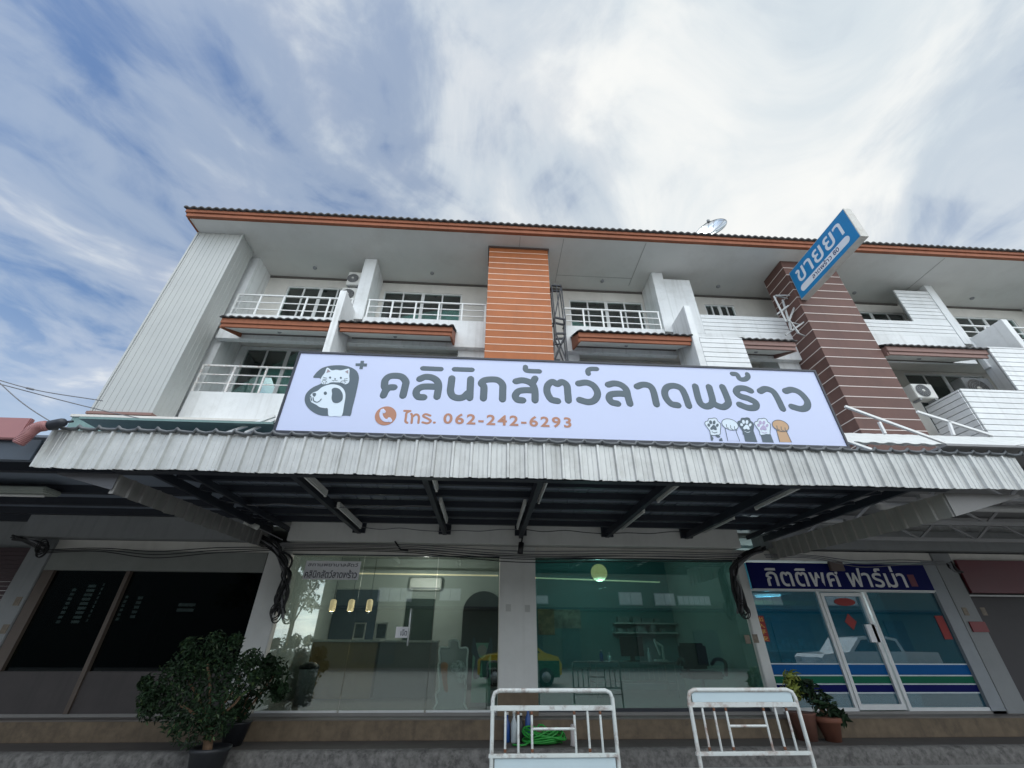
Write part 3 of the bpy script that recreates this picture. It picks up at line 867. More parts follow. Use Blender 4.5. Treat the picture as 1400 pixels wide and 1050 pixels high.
# black steel lattice beside the orange pillar
o = empty('steel_lattice_bracket', (1.72, 8.75, 5.6), 'black steel lattice bracket standing beside the orange clad pillar', 'bracket')
a = MB()
def lat(x, z, y=8.65): return (x, y, z)
Yb = 8.62
TL_, TR_, ML, MR, NL, NR, BL_, BR_ = at(754, 390, Y=Yb), at(767, 391, Y=Yb), at(758.5, 434, Y=Yb), at(773, 437, Y=Yb), at(760, 456, Y=Yb), at(773, 456, Y=Yb), at(754, 500, Y=Yb), at(777, 500, Y=Yb)
for dy in (0, 0.22):
    D = Vector((0, dy, 0))
    for p, q in ((TL_, ML), (TR_, MR), (TR_, ML), (ML, NL), (MR, NR), (NL, BL_), (NR, BR_), (NL, BR_), (NR, BL_)): a.bar(p+D, q+D, 0.03)
    for p, q in ((TL_, TR_), (ML, MR), (NL, NR)): a.bar(p+D, q+D, 0.045)
for p in (TL_, TR_, ML, MR, NL, NR): a.bar(p, p+Vector((0, 0.4, 0)), 0.03)
for z in (7.7, 8.2, 8.9): MB().bar((1.50, Yb+0.1, z), (1.72, Yb+0.1, z), 0.03).build('wall_tie', steel_dark, o)
m1_ = (TL_+TR_)/2
a.bar(m1_, (ML+MR)/2, 0.02)
a.build('lattice', steel_dark, o)

# ------------------------------------------------------------------ the big clinic sign
SY = 5.00
SX0, SX1, SZ0, SZ1 = -2.765, 4.875, 3.785, 5.055
sg = empty('clinic_sign', ((SX0+SX1)/2, SY+0.1, SZ0), 'long pale blue clinic sign with Thai lettering, logo and paws above the awning', 'sign')
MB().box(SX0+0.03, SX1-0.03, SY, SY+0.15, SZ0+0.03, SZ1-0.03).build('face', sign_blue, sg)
f = MB()
f.box(SX0, SX1, SY-0.015, SY+0.17, SZ0-0.03, SZ0+0.029).box(SX0, SX1, SY-0.015, SY+0.17, SZ1-0.029, SZ1)
f.box(SX0, SX0+0.029, SY-0.015, SY+0.17, SZ0+0.0295, SZ1-0.0295).box(SX1-0.029, SX1, SY-0.015, SY+0.17, SZ0+0.0295, SZ1-0.0295)
f.build('frame', frame_dark, sg)
br_ = MB()
for xx in (-2.3, -0.6, 1.1, 2.8, 4.5):
    br_.bar((xx, SY+0.2, SZ1-0.1), (xx, 6.3, 4.0), 0.04).bar((xx, SY+0.2, 3.6), (xx, SY+0.2, SZ1-0.05), 0.05)
br_.build('support', railm, sg)

ZA = (500, 480, 6.3636); ZB = (700, 480, 6.087); ZC = (910, 490, 6.3636); ZF = (380, 470, 7.5); ZG = (950, 560, 8.75)


def SP(zm, p, layer=0.0):
    q = at(zm[0]+p[0]/zm[2], zm[1]+p[1]/zm[2], Y=SY)
    return Vector((q.x, SY-0.001-layer, q.z))


def flatten(mbx, i0, layer, depth=0.10):
    for k in range(i0, len(mbx.v)):
        v = mbx.v[k]; mbx.v[k] = Vector((v.x, SY-0.001-layer+(v.y-(SY-0.001-layer))*0.025, v.z))


def stroke(mbx, zm, pts, r, layer=0.0, n=6, closed=False, straight=False):
    P = [SP(zm, p, layer) for p in pts]
    if not straight: P = smooth_path(P, n, closed)
    i0 = len(mbx.v)
    mbx.tube(P, r, 12, closed)
    flatten(mbx, i0, layer)


def shape(mbx, zm, pts, layer, smooth=True, n=5):
    P = [SP(zm, p, layer) for p in pts]
    if smooth: P = smooth_path(P, n, True)
    mbx.prism(P, (0, 0.0018, 0))


GL = [
 (ZA, [[(163, 305), (170, 255), (205, 222), (258, 214), (315, 225), (348, 265), (345, 300), (324, 388)], [(246, 315), (205, 318), (174, 345), (154, 386)], [(163, 305), (178, 335)]]),
 (ZA, [[(470, 243), (520, 224), (580, 232), (622, 262), (634, 310), (620, 398)], [(630, 312), (560, 308), (490, 312), (447, 338), (440, 372), (460, 398), (505, 402)]]),
 (ZA, [[(497, 150), (655, 157)]]),
 (ZA, [[(750, 236), (742, 300), (738, 350), (755, 390), (800, 408), (850, 400), (890, 365)], [(913, 242), (905, 408)]]),
 (ZA, [[(772, 158), (925, 163)]]),
 (ZA, [[(1024, 412), (1028, 312), (1006, 281), (1032, 255), (1090, 246), (1150, 253), (1190, 292), (1192, 350), (1190, 420)]]),
 (ZB, [[(32, 252), (80, 243), (130, 252), (172, 280), (190, 330), (192, 410)], [(186, 328), (110, 325), (55, 335), (28, 370), (45, 403), (90, 410)], [(192, 228), (172, 262)]]),
 (ZB, [[(112, 132), (113, 155), (140, 165), (228, 169)]]),
 (ZB, [[(380, 416), (325, 400), (292, 340), (298, 285), (335, 256), (378, 274), (415, 257), (455, 285), (464, 350), (469, 412)]]),
 (ZB, [[(553, 270), (620, 262), (680, 290), (712, 350), (690, 405), (635, 424), (562, 406)]]),
 (ZB, [[(635, 188), (632, 163), (655, 149), (704, 149)]]),
 (ZB, [[(800, 280), (850, 269), (905, 281), (950, 320), (965, 380), (982, 438)], [(955, 357), (880, 354), (822, 362), (808, 392), (830, 425), (880, 438)]]),
 (ZB, [[(1040, 295), (1090, 279), (1145, 290), (1176, 335), (1202, 443)]]),
 (ZC, [[(108, 408), (50, 395), (5, 345), (-8, 290), (15, 250), (70, 238), (130, 258), (165, 310), (202, 413)]]),
 (ZC, [[(258, 243), (285, 350), (310, 398), (355, 418), (398, 400), (408, 360), (378, 248)], [(405, 375), (440, 406), (500, 423), (543, 395), (538, 350), (495, 248)]]),
 (ZC, [[(740, 281), (690, 261), (635, 262), (614, 292), (650, 328), (720, 350), (783, 385), (780, 424), (720, 430), (643, 402)]]),
 (ZC, [[(580, 135), (620, 140), (645, 178), (690, 182), (716, 160), (712, 138)]]),
 (ZC, [[(822, 285), (870, 265), (930, 285), (970, 340), (1018, 438)]]),
 (ZC, [[(1042, 285), (1100, 272), (1170, 300), (1230, 370), (1228, 422), (1180, 440), (1098, 420)]]),
]
THIN = {2, 4, 7, 10, 16}
for gi, (zm, sts) in enumerate(GL):
    lm = MB()
    for st in sts: stroke(lm, zm, st, 0.039 if gi in THIN else 0.0505, straight=len(st) == 2, n=7)
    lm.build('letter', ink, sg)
# phone line
tl = MB()
for st in ([(336, 520), (388, 522)], [(384, 522), (356, 540), (350, 575), (346, 612), (362, 624)],
           [(399, 625), (404, 565), (396, 546)], [(402, 575), (438, 551), (462, 570), (458, 625)],
           [(562, 562), (522, 549), (500, 566), (540, 588), (566, 608), (538, 628), (494, 620)]):
    stroke(tl, ZA, st, 0.0155, straight=len(st) == 2)
stroke(tl, ZA, [(594, 622), (600, 622)], 0.016, straight=True)
tl.build('phone_word', ink2, sg)
tl = MB()
pa, pb = at(605.5, 579.5, Y=SY), at(781.5, 584.5, Y=SY)
place_text(tl, '062-242-6293', (pa.x, SY-0.004, pa.z+0.0), (1, 0, -0.004), (0, 0, 1), pb.x-pa.x, 0.160, bold=0.026, space=1.25)

tl.build('phone_number', ink2, sg)
pd = MB()
cc = SP(ZA, (174, 563))
pd.prism([(cc.x+0.139*math.cos(t*math.pi/24), SY-0.0045, cc.z+0.139*math.sin(t*math.pi/24)) for t in range(48)], (0, 0.004, 0))
pdo = pd.build('phone_disc', ink2, sg)
hp = MB()
stroke(hp, ZA, [(150, 516), (134, 545), (142, 580), (168, 604), (216, 606)], 0.022, 0.006)
stroke(hp, ZA, [(143, 520), (160, 530)], 0.024, 0.0064, straight=True); stroke(hp, ZA, [(205, 592), (216, 608)], 0.024, 0.0064, straight=True)
hp.build('handset', sign_blue, pdo)
# logo: dark letter shape, dog's head in its bowl, cat on top
lg = MB()
shape(lg, ZF, [(362, 345), (400, 292), (455, 250), (540, 226), (650, 222), (740, 240), (805, 278), (830, 335), (825, 400), (795, 540), (765, 655), (745, 737), (700, 738), (520, 740), (440, 735), (370, 707), (310, 657), (278, 600), (280, 535), (310, 488), (360, 448), (425, 418), (446, 400), (434, 356), (400, 350)], 0.003, n=4)
shape(lg, ZF, [(797, 202), (845, 202), (849, 176), (884, 176), (880, 202), (915, 204), (911, 234), (874, 232), (869, 262), (835, 260), (840, 230), (797, 228)], 0.003, smooth=False)
lgo = lg.build('logo', ink, sg)
dg = MB()
shape(dg, ZF, [(331, 545), (338, 590), (352, 606), (395, 628), (430, 652), (480, 662), (512, 668), (522, 742), (590, 744), (655, 741), (680, 625), (693, 545), (684, 485), (645, 440), (580, 419), (520, 423), (455, 447), (408, 485), (365, 502), (342, 520)], 0.006)
shape(dg, ZF, [(445, 398), (440, 365), (460, 330), (482, 300), (500, 254), (515, 250), (555, 274), (600, 269), (642, 275), (690, 265), (727, 258), (735, 275), (732, 330), (735, 368), (725, 402), (690, 418), (650, 402), (600, 398), (545, 399), (505, 415), (460, 416)], 0.006)
dg.build('logo_animals', logo_w, lgo)
dd = MB()
shape(dd, ZF, [(555, 470), (590, 454), (635, 470), (666, 520), (660, 580), (615, 610), (568, 602), (552, 560), (557, 515)], 0.009)
for (cx_, cy_, rr_) in ((488, 510, 17), (537, 350, 11), (647, 353, 11), (588, 362, 7)):
    shape(dd, ZF, [(cx_+rr_*math.cos(t*math.pi/5), cy_+rr_*math.sin(t*math.pi/5)) for t in range(10)], 0.009, smooth=False)
shape(dd, ZF, [(358, 512), (388, 508), (392, 528), (376, 546), (360, 534)], 0.009)
for st in ([(362, 555), (370, 588), (402, 602), (430, 590), (446, 570)], [(338, 540), (348, 585)]): stroke(dd, ZF, st, 0.0065, 0.009)
for st in ([(560, 378), (574, 383), (587, 373), (600, 383), (612, 378)], [(465, 346), (502, 356)], [(462, 366), (500, 368)], [(680, 366), (715, 358)], [(680, 379), (713, 381)],
           [(455, 398), (462, 382), (485, 380), (505, 398)], [(645, 402), (655, 386), (680, 386), (698, 402)], [(470, 412), (472, 400)], [(486, 414), (488, 400)], [(663, 416), (665, 404)], [(680, 416), (682, 404)]):
    stroke(dd, ZF, st, 0.0035, 0.009, n=3)
dd.build('logo_face_marks', ink, lgo)
er = MB()
shape(er, ZF, [(499, 302), (513, 262), (541, 288)], 0.009, False); shape(er, ZF, [(690, 290), (724, 272), (722, 312)], 0.009, False)
er.build('logo_ears', earm, lgo)


# five raised paws along the lower edge
def ell(cx_, cy_, rx, ry, rot=0.0, n=14):
    return [(cx_+rx*math.cos(t)*math.cos(rot)-ry*math.sin(t)*math.sin(rot), cy_+rx*math.cos(t)*math.sin(rot)+ry*math.sin(t)*math.cos(rot)) for t in [2*math.pi*k/n for k in range(n)]]


PALM = [(-15, -85), (-55, -82), (-65, -55), (-95, -45), (-98, -15), (-70, 25), (-40, 70), (-25, 115), (75, 110), (85, 60), (90, 10), (85, -25), (55, -50), (40, -80), (10, -90)]


def palm_paw(cx_, cy_, fillm, linem, padm, armm, arm_pts, arm_z=-6):
    pa_ = MB(); P = [(cx_+a_, cy_+b_) for a_, b_ in PALM]
    shape(pa_, ZG, P, 0.003); o_ = pa_.build('paw', fillm, sg)
    ln = MB(); stroke(ln, ZG, P, 0.0045, 0.005, 4, True); ln.build('paw_outline', linem, o_)
    am = MB(); shape(am, ZG, arm_pts, 0.0045, False); am.build('paw_arm', armm, o_)
    pd_ = MB()
    for dx, dy, rx, ry, ro in ((-32, -38, 17, 24, 0.3), (10, -36, 17, 24, -0.1), (-54, -5, 15, 20, 0.6), (48, -2, 15, 20, -0.5)):
        shape(pd_, ZG, ell(cx_+dx, cy_+dy, rx, ry, -ro), 0.007, False)
    shape(pd_, ZG, [(cx_+a_, cy_+b_) for a_, b_ in ((-2, -5), (-20, 12), (-36, 38), (-18, 52), (2, 44), (22, 54), (42, 50), (34, 22), (18, 0))], 0.007)
    stroke(pd_, ZG, [(cx_-15, cy_+75), (cx_+15, cy_+88), (cx_+45, cy_+80)], 0.004, 0.007)
    pd_.build('paw_pads', padm, o_)


palm_paw(218, 192, logo_w, ink, ink, ink, [(180, 288), (222, 345), (212, 372), (192, 372)])
am = MB(); shape(am, ZG, ell(272, 318, 30, 15, 0.4), 0.006, False); shape(am, ZG, [(292, 352), (318, 340), (332, 376), (288, 374)], 0.006, False); am.build('paw_patch', ink, sg)
palm_paw(610, 188, ink, ink, logo_w, ink, [(572, 255), (700, 255), (745, 388), (602, 382)])
palm_paw(812, 195, logo_w, ink, pink_m, ink, [(786, 305), (830, 300), (850, 293), (905, 298), (942, 395), (808, 390)])
for cx_, cy_, fm_, armp in ((418, 180, logo_w, [(362, 230), (482, 235), (535, 378), (392, 374)]), (1022, 195, tan_m, [(975, 250), (1090, 252), (1155, 392), (1012, 388)])):
    am = MB(); shape(am, ZG, armp, 0.002, False)
    am.build('paw_arm', fm_ if fm_ is tan_m else sign_blue, sg)
    pw = MB(); P = ell(cx_, cy_, 102, 62, 0.35); shape(pw, ZG, P, 0.0045, False); o_ = pw.build('paw', fm_, sg)
    ln = MB(); stroke(ln, ZG, P, 0.0042, 0.0065, 3, True)
    for dx in (-45, 5, 52): stroke(ln, ZG, [(cx_+dx, cy_+10+dx*0.25), (cx_+dx+6, cy_+45+dx*0.25), (cx_+dx+30, cy_+58+dx*0.25)], 0.0042, 0.0065, 4)
    stroke(ln, ZG, [armp[0], armp[3]], 0.0042, 0.004, straight=True); stroke(ln, ZG, [armp[1], armp[2]], 0.0042, 0.004, straight=True)
    ln.build('paw_outline', ink, o_)

# ------------------------------------------------------------------ clinic awning: ribbed fascia, side strips, rafters, purlins, roof sheet
aw = empty('metal_awning', (0.8, 7.0, 3.0), 'ribbed zinc metal awning with dark rafters under the clinic sign', 'awning')


def ribbed(x0, x1, y, z0, z1, pitch=0.228, dep=0.028):
    """vertical zinc sheet facing -Y with trapezoid ribs"""
    prof = []
    xx = x0
    while xx < x1-0.001:
        for dx, h in ((0, 0), (0.012, dep), (0.038, dep), (0.05, 0), (pitch*0.48, 0), (pitch*0.5, 0.006), (pitch*0.53, 0.006), (pitch*0.55, 0), (pitch*0.74, 0), (pitch*0.76, 0.006), (pitch*0.79, 0.006), (pitch*0.81, 0)):
            if xx+dx <= x1: prof.append((xx+dx, h))
        xx += pitch
    prof.append((x1, 0))
    vs, fs = [], []
    k = len(prof)
    for zt in (z0, z1):
        for px_, h in prof: vs.append((px_, y-h, zt+0.006*math.sin(px_*3.1)+(rnd.uniform(-0.004, 0.004))))
    for i in range(k-1): fs.append((i, i+1, k+i+1, k+i))
    vs2 = [(a_, b_+0.012, c_) for a_, b_, c_ in vs]
    m_ = MB().add(vs, fs).add(vs2, fs)
    return m_


fsm = MB(); xx = -5.27
while xx < 7.0:
    w_ = 0.228*3; sh = ribbed(xx, min(xx+w_+0.03, 7.05), 4.90-0.006*rnd.random()-(0.004 if int(xx*10) % 2 else 0), 3.225+rnd.uniform(-0.004, 0.003), 3.70)
    fsm.add(sh.v, sh.f); xx += w_
fsm.build('fascia_sheet', zinc, aw)
# crimped roof edge on top of the fascia
cr = MB()
xx = -5.3; pts = []
while xx < 7.1:
    pts.append((xx, 4.87, 3.70+rnd.uniform(-0.006, 0.006)))
    pts.append((xx+0.09, 4.865, 3.704+rnd.uniform(-0.008, 0.006))); pts.append((xx+0.115, 4.85, 3.735)); pts.append((xx+0.14, 4.865, 3.71)); xx += 0.228
cr.tube(pts, 0.022, 6)
cr.build('roof_edge', mat('grey_zinc_edge', (0.12, 0.13, 0.14), 0.5, 0.2, 6, metal=0.2), aw)


def side_strip(x, y0, y1, zt0, zt1, zb0, zb1, face):
    prof = []
    yy = y0
    while yy < y1:
        for d, h in ((0, 0), (0.012, 0.025), (0.045, 0.025), (0.058, 0)):
            prof.append((yy+d, h))
        yy += 0.228
    prof.append((y1, 0)); k = len(prof); vs, fs = [], []
    for top in (0, 1):
        for yv, h in prof:
            t = (yv-y0)/(y1-y0)
            z = (zt0+(zt1-zt0)*t) if top else (zb0+(zb1-zb0)*t)
            vs.append((x+face*h, yv, z+(0 if top else rnd.uniform(-0.01, 0.01))))
    for i in range(k-1): fs.append((i, i+1, k+i+1, k+i))
    return MB().add(vs, fs).add([(a_-face*0.012, b_, c_) for a_, b_, c_ in vs], fs)


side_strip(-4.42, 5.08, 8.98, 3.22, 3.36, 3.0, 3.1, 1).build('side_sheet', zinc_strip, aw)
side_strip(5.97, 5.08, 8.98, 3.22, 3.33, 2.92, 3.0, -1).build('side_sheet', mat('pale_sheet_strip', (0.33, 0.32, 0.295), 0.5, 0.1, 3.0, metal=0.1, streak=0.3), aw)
MB().prism([(-4.40, 5.06, 3.22), (-4.40, 5.06, 3.03), (-5.1, 5.06, 3.20), (-5.1, 5.06, 3.22)], (0, 0.01, 0)).build('corner_sheet', mat('shade_dark_corner_sheet', (0.09, 0.09, 0.10), 0.5), aw)  # sheet grey darkened to stand for the shade under the awning
MB().prism([(5.95, 5.06, 3.22), (5.95, 5.06, 2.92), (7.0, 5.06, 3.19), (7.0, 5.06, 3.22)], (0, 0.01, 0)).build('corner_sheet', mat('shade_mid_corner_sheet', (0.17, 0.165, 0.16), 0.5), aw)  # awning shade toned into this colour too, less strongly
# roof sheet: pans seen from below
rs = MB()
rs.box(-4.44, 6.03, 4.93, 9.04, 3.60, 3.63)
k = -4.4
while k < 5.9:
    rs.box(k, k+0.025, 4.95, 9.0, 3.585, 3.599); k += 0.24
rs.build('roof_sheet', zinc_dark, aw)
pf = MB()
for yy in (5.42, 5.98, 6.54, 7.17, 7.82, 8.38): pf.box(-4.40, 5.94, yy-0.035, yy+0.035, 3.47, 3.568)
pf.box(-4.40, 5.94, 4.93, 5.03, 3.22, 3.598)
pf.build('purlin', steel_dark, aw)
for xx, zl in ((-2.55, 3.37), (-0.85, 3.37), (0.68, 3.33), (2.46, 3.37), (4.12, 3.37)):
    a = MB().box(xx-0.038, xx+0.038, 5.04, 8.86, zl-0.02, 3.469)
    a.box(xx-0.12, xx+0.12, 8.74, 8.799, 3.36, 3.56)
    a.build('rafter', steel_dark, aw)
for xx, s in ((-4.36, 1), (5.91, -1)):
    a = MB().box(xx-0.03, xx+0.03, 5.04, 8.98, 3.36, 3.469)
    # perforated angle frame beside the side sheet
    for q in range(7):
        y0 = 5.2+q*0.52
        a.bar((xx+s*0.16, y0, 3.42), (xx+s*0.42, y0+0.36, 3.45), 0.04)
    a.box(xx+s*0.42-0.025, xx+s*0.42+0.025, 5.04, 8.9, 3.38, 3.46)
    a.build('edge_frame', steel_dark, aw)
for k_, (x0_, x1_, yy) in enumerate(((-2.5, 0.65, 8.6), (0.7, 4.1, 8.55), (-4.2, -0.9, 7.0))):
    P = [Vector((x0_+(x1_-x0_)*t/8, yy+0.05*math.sin(t*1.7), 3.44-0.05*math.sin(math.pi*t/8)-0.02*math.sin(t*2.3))) for t in range(9)]
    MB().tube(smooth_path(P, 4), 0.008, 5).build('loose_wire', cable_g if k_ != 1 else cable_m, aw)
# curved white roof sheet and white props to the right of the sign
a = MB(); vs, fs = [], []
nxx = 120
for j_ in range(9):
    t = j_/8
    yy = 5.9+1.7*t; z_ = 4.30+0.75*math.sin(t*math.pi*0.55)
    for i in range(nxx+1):
        xx = 5.6+8.5*i/nxx
        vs.append((xx, yy, z_+0.018*(1 if i % 4 in (0, 1) else 0)))
for j_ in range(8):
    for i in range(nxx):
        k = j_*(nxx+1)+i; fs.append((k, k+1, k+nxx+2, k+nxx+1))
a.add(vs, fs).build('curved_roof_sheet', mat('white_roof_sheet', (0.66, 0.68, 0.67), 0.45, 0.06, 3, streak=0.1), aw)
a = MB()
for p, q in (((715, 800), (1180, 970)), ((845, 860), (868, 905)), ((990, 820), (1280, 912)), ((1110, 855), (1130, 910)), ((715, 930), (815, 965)), ((1270, 960), (1400, 940))):
    P = at(900+p[0]/2.8, 270+p[1]/2.8, Y=5.35); Q = at(900+q[0]/2.8, 270+q[1]/2.8, Y=5.35); MB().bar(P, Q, 0.035).build('sign_prop', railm, aw)
for p, q in (((310, 592), (376, 569)), ((335, 592), (376, 574))):
    MB().bar(at(*p, Y=5.2), at(*q, Y=5.2), 0.03).build('sign_prop', railm, aw)
MB().box(-5.28, -2.85, 5.1, 8.16, 3.95, 3.98).build('upper_sheet', teal_m, aw)

# tube lights hung under the rafters
LAMPS = [(-2.44, 5.3, 6.36, 'pale tube light at the front of the leftmost rafter'), (-2.44, 6.98, 8.45, 'pale tube light at the wall end of the leftmost rafter'),
         (-0.75, 5.0, 6.0, 'pale tube light at the front of the second rafter from the left'), (-0.75, 6.6, 7.9, 'pale tube light at the wall end of the second rafter from the left'),
         (0.79, 5.4, 6.5, 'pale tube light right of the middle rafter'), (0.585, 6.6, 8.3, 'thin pale tube light left of the middle rafter'),
         (2.62, 5.19, 6.3, 'pale tube light at the front of the second rafter from the right'), (2.60, 6.9, 8.2, 'pale tube light at the wall end of the second rafter from the right'),
         (4.35, 5.44, 6.6, 'long pale tube light at the front of the rightmost rafter'), (4.30, 7.2, 8.4, 'pale tube light at the wall end of the rightmost rafter')]
for xx, ya, yb, lb in LAMPS:
    o = empty('tube_light', (xx, ya, 3.33), lb, 'tube light', 'tube lights under the awning')
    MB().box(xx-0.022, xx+0.022, ya, yb, 3.40, 3.469).build('batten', white_pl, o)
    MB().tube([(xx, ya+0.03, 3.385), (xx, yb-0.03, 3.385)], 0.014, 8).build('tube', tube_white, o)
    MB().box(xx-0.016, xx+0.016, ya, ya+0.028, 3.37, 3.40).build('end_cap', white_pl, o)
    MB().box(xx-0.016, xx+0.016, yb-0.028, yb, 3.37, 3.40).build('end_cap', white_pl, o)

# neighbour awnings
na = empty('neighbour_awning', (-8, 7, 3.3), 'dark metal awning with red front over the left neighbour shop', 'awning')
a = MB().box(-16, -4.46, 4.96, 9.0, 3.62, 3.65)
a.box(-16, -8.92, 9.001, 9.6, 3.63, 3.66)
a.build('roof_sheet', zinc_dark, na)
a = MB()
for yy in (5.2, 5.9, 6.9, 7.6, 8.3, 8.9): a.box(-16, -4.47, yy-0.05, yy+0.05, 3.50, 3.618)
a.build('purlin', steel_dark, na)
a = MB().box(-16, -5.50, 4.80, 4.86, 3.53, 3.80, 0.01)
a.build('red_fascia', redfascia, na)
MB().box(-16, -5.30, 4.87, 4.895, 3.30, 3.55).build('dark_fascia', mat('dark_blue_sheet', (0.05, 0.065, 0.085), 0.5), na)
a = MB(); P = smooth_path([at(*p, Y=4.72) for p in ((24, 607), (34, 598), (42, 590), (52, 584), (64, 582))], 10)
a.tube(P, 0.052, 12, cap='flat')
for k in range(2, len(P)-2, 2):
    t = (P[k+1]-P[k-1]).normalized(); a.tube([P[k]-t*0.006, P[k]+t*0.006], 0.062, 12, cap='flat')
a.build('drain_hose', redfascia, na)
a = MB(); a.tube([at(62, 583, Y=4.75), at(74, 580, Y=4.75), at(84, 578, Y=4.75)], 0.055, 10); a.bar(at(60, 580, Y=4.8), at(100, 576, Y=4.8), 0.02); a.build('drain_joint', steel_dark, na)
o = empty('fluorescent_fitting', (-8.2, 6.75, 3.4), 'long unlit greenish lamp fitting under the dark left awning', 'lamp fitting')
MB().box(-11, -6.65, 6.55, 6.85, 3.42, 3.498, 0.02).build('housing', mat('fitting_grey', (0.33, 0.36, 0.33), 0.5), o)
MB().tube([(-10.9, 6.7, 3.395), (-6.75, 6.7, 3.395)], 0.022, 8).build('tube', tube_white, o)

ra = empty('white_truss_awning', (9.5, 7, 3.2), 'white steel truss awning over the pharmacy shopfront at right', 'awning')
MB().box(6.06, 20, 4.8, 9.045, 3.78, 3.81).build('roof_sheet', mat('pale_grey_sheet', (0.25, 0.25, 0.255), 0.6, 0.1, 2), ra)
for yy in (5.5, 6.9, 8.2):
    a = MB(); a.bar((6.05, yy, 3.70), (20, yy, 3.70), 0.06).bar((6.05, yy, 3.30), (20, yy, 3.30), 0.06)
    xx = 6.2; up_ = True
    while xx < 18:
        a.bar((xx, yy, 3.30 if up_ else 3.70), (xx+0.6, yy, 3.70 if up_ else 3.30), 0.035); xx += 0.6; up_ = not up_
    a.build('truss', mat('truss_paint', (0.36, 0.36, 0.37), 0.5, 0.1), ra)
a = MB(); a.tube([(6.1, 6.2, 3.36), (20, 6.2, 3.36)], 0.055, 10); a.tube([(6.1, 7.5, 3.45), (20, 7.5, 3.45)], 0.04, 10)
a.build('pipe', mat('pipe_white', (0.42, 0.42, 0.42), 0.4), ra)
MB().box(7.3, 20, 4.74, 4.77, 3.3, 3.85).build('front_sheet', mat('steel_blue_sheet', (0.16, 0.19, 0.21), 0.5), ra)

# ------------------------------------------------------------------ blue blade sign
BX = 8.60
bs = empty('blade_sign', (BX+0.1, 7.2, 9.75), 'tilted looking blue blade sign with white Thai lettering on the brown pillar', 'sign')
Y0, Y1, Z0, Z1 = 6.08, 8.26, 9.74, 10.78
MB().box(BX, BX+0.2, Y0, Y1, Z0, Z1, 0.004).build('box_frame', sign_side, bs)
MB().box(BX-0.006, BX-0.001, Y0+0.02, Y1-0.02, Z0+0.02, Z1-0.02).build('face', blue_sign, bs)
a = MB()
place_text(a, 'ขายยา', (BX-0.009, Y1-0.20, Z0+0.44), (0, -1, 0), (0, 0, 1), 1.72, 0.43, bold=0.012)
a.build('lettering', sign_white, bs)
a = MB(); zc_ = Z0+0.25; rr_ = 0.105
P = [(BX-0.007, Y1-0.25+rr_*math.sin(t)*1.0, zc_+rr_*math.cos(t)) for t in [math.pi*k/10 for k in range(11)]] + [(BX-0.007, Y0+0.33-rr_*math.sin(t), zc_-rr_*math.cos(t)) for t in [math.pi*k/10 for k in range(11)]]
a.prism(P, (-0.002, 0, 0))
bd = a.build('white_band', sign_white, bs)
a = MB(); place_text(a, 'ลาดพร้าว 80', (BX-0.0105, Y1-0.62, zc_-0.06), (0, -1, 0), (0, 0, 1), 0.98, 0.16, bold=0.008)
a.build('band_lettering', dec_navy, bd)
a = MB()
for z in (Z0+0.1, Z1-0.2): a.box(BX+0.05, BX+0.15, Y1+0.001, 8.30, z-0.05, z+0.05)
Zb2 = [((1058, 405), (1075, 440)), ((1070, 410), (1082, 452)), ((1062, 430), (1078, 418)), ((1078, 436), (1092, 456)), ((1074, 458), (1100, 440)), ((1086, 420), (1078, 440))]
for p, q in Zb2: a.bar(at(*p, Y=8.55), at(*q, Y=8.45), 0.04)
a.bar(at(1060, 404, Y=8.5), at(1096, 404, Y=8.5), 0.03)
for p in ((1060, 404), (1078, 440), (1092, 456)): a.bar(at(*p, Y=8.5), Vector((8.56, 8.6, at(*p, Y=8.5).z)), 0.03)
a.build('wall_bracket', mat('bracket_grey', (0.42, 0.43, 0.43), 0.5, 0.15), bs)

# ------------------------------------------------------------------ pharmacy sign, notices
ps = empty('pharmacy_sign', (7.2, 8.95, 2.45), 'navy pharmacy sign board with white Thai lettering above the blue shopfront', 'sign')
MB().box(5.345, 9.16, 8.93, 8.975, 2.455, 2.94, 0.004).build('board', navy, ps)
a = MB().box(5.335, 9.17, 8.925, 8.98, 2.435, 2.4545).build('board_edge', alum, ps)
a = MB()
p0, p1_ = at(1051, 802, Y=8.93), at(1243, 804, Y=8.93)
place_text(a, 'กิตติพศ ฟาร์ม่า', (p0.x, 8.926, 2.50), (1, 0, 0), (0, 0, 1), p1_.x-p0.x, 0.40, bold=0.014)
a.build('lettering', pharm_white, ps)
q = at(1247, 793, Y=8.93)
MB().box(q.x-0.07, q.x+0.07, 8.924, 8.929, q.z-0.12, q.z+0.10).build('red_mark', mat('dull_red_print', (0.14, 0.012, 0.03), 0.5), ps)
q = at(1143, 775, Y=8.9)
tag(MB().box(q.x-0.15, q.x+0.15, 8.86, 8.922, q.z-0.08, q.z+0.10, 0.01).build('junction_box', mat('brown_box', (0.12, 0.09, 0.08), 0.6)), 'small brown junction box on top edge of the navy sign', 'junction box')

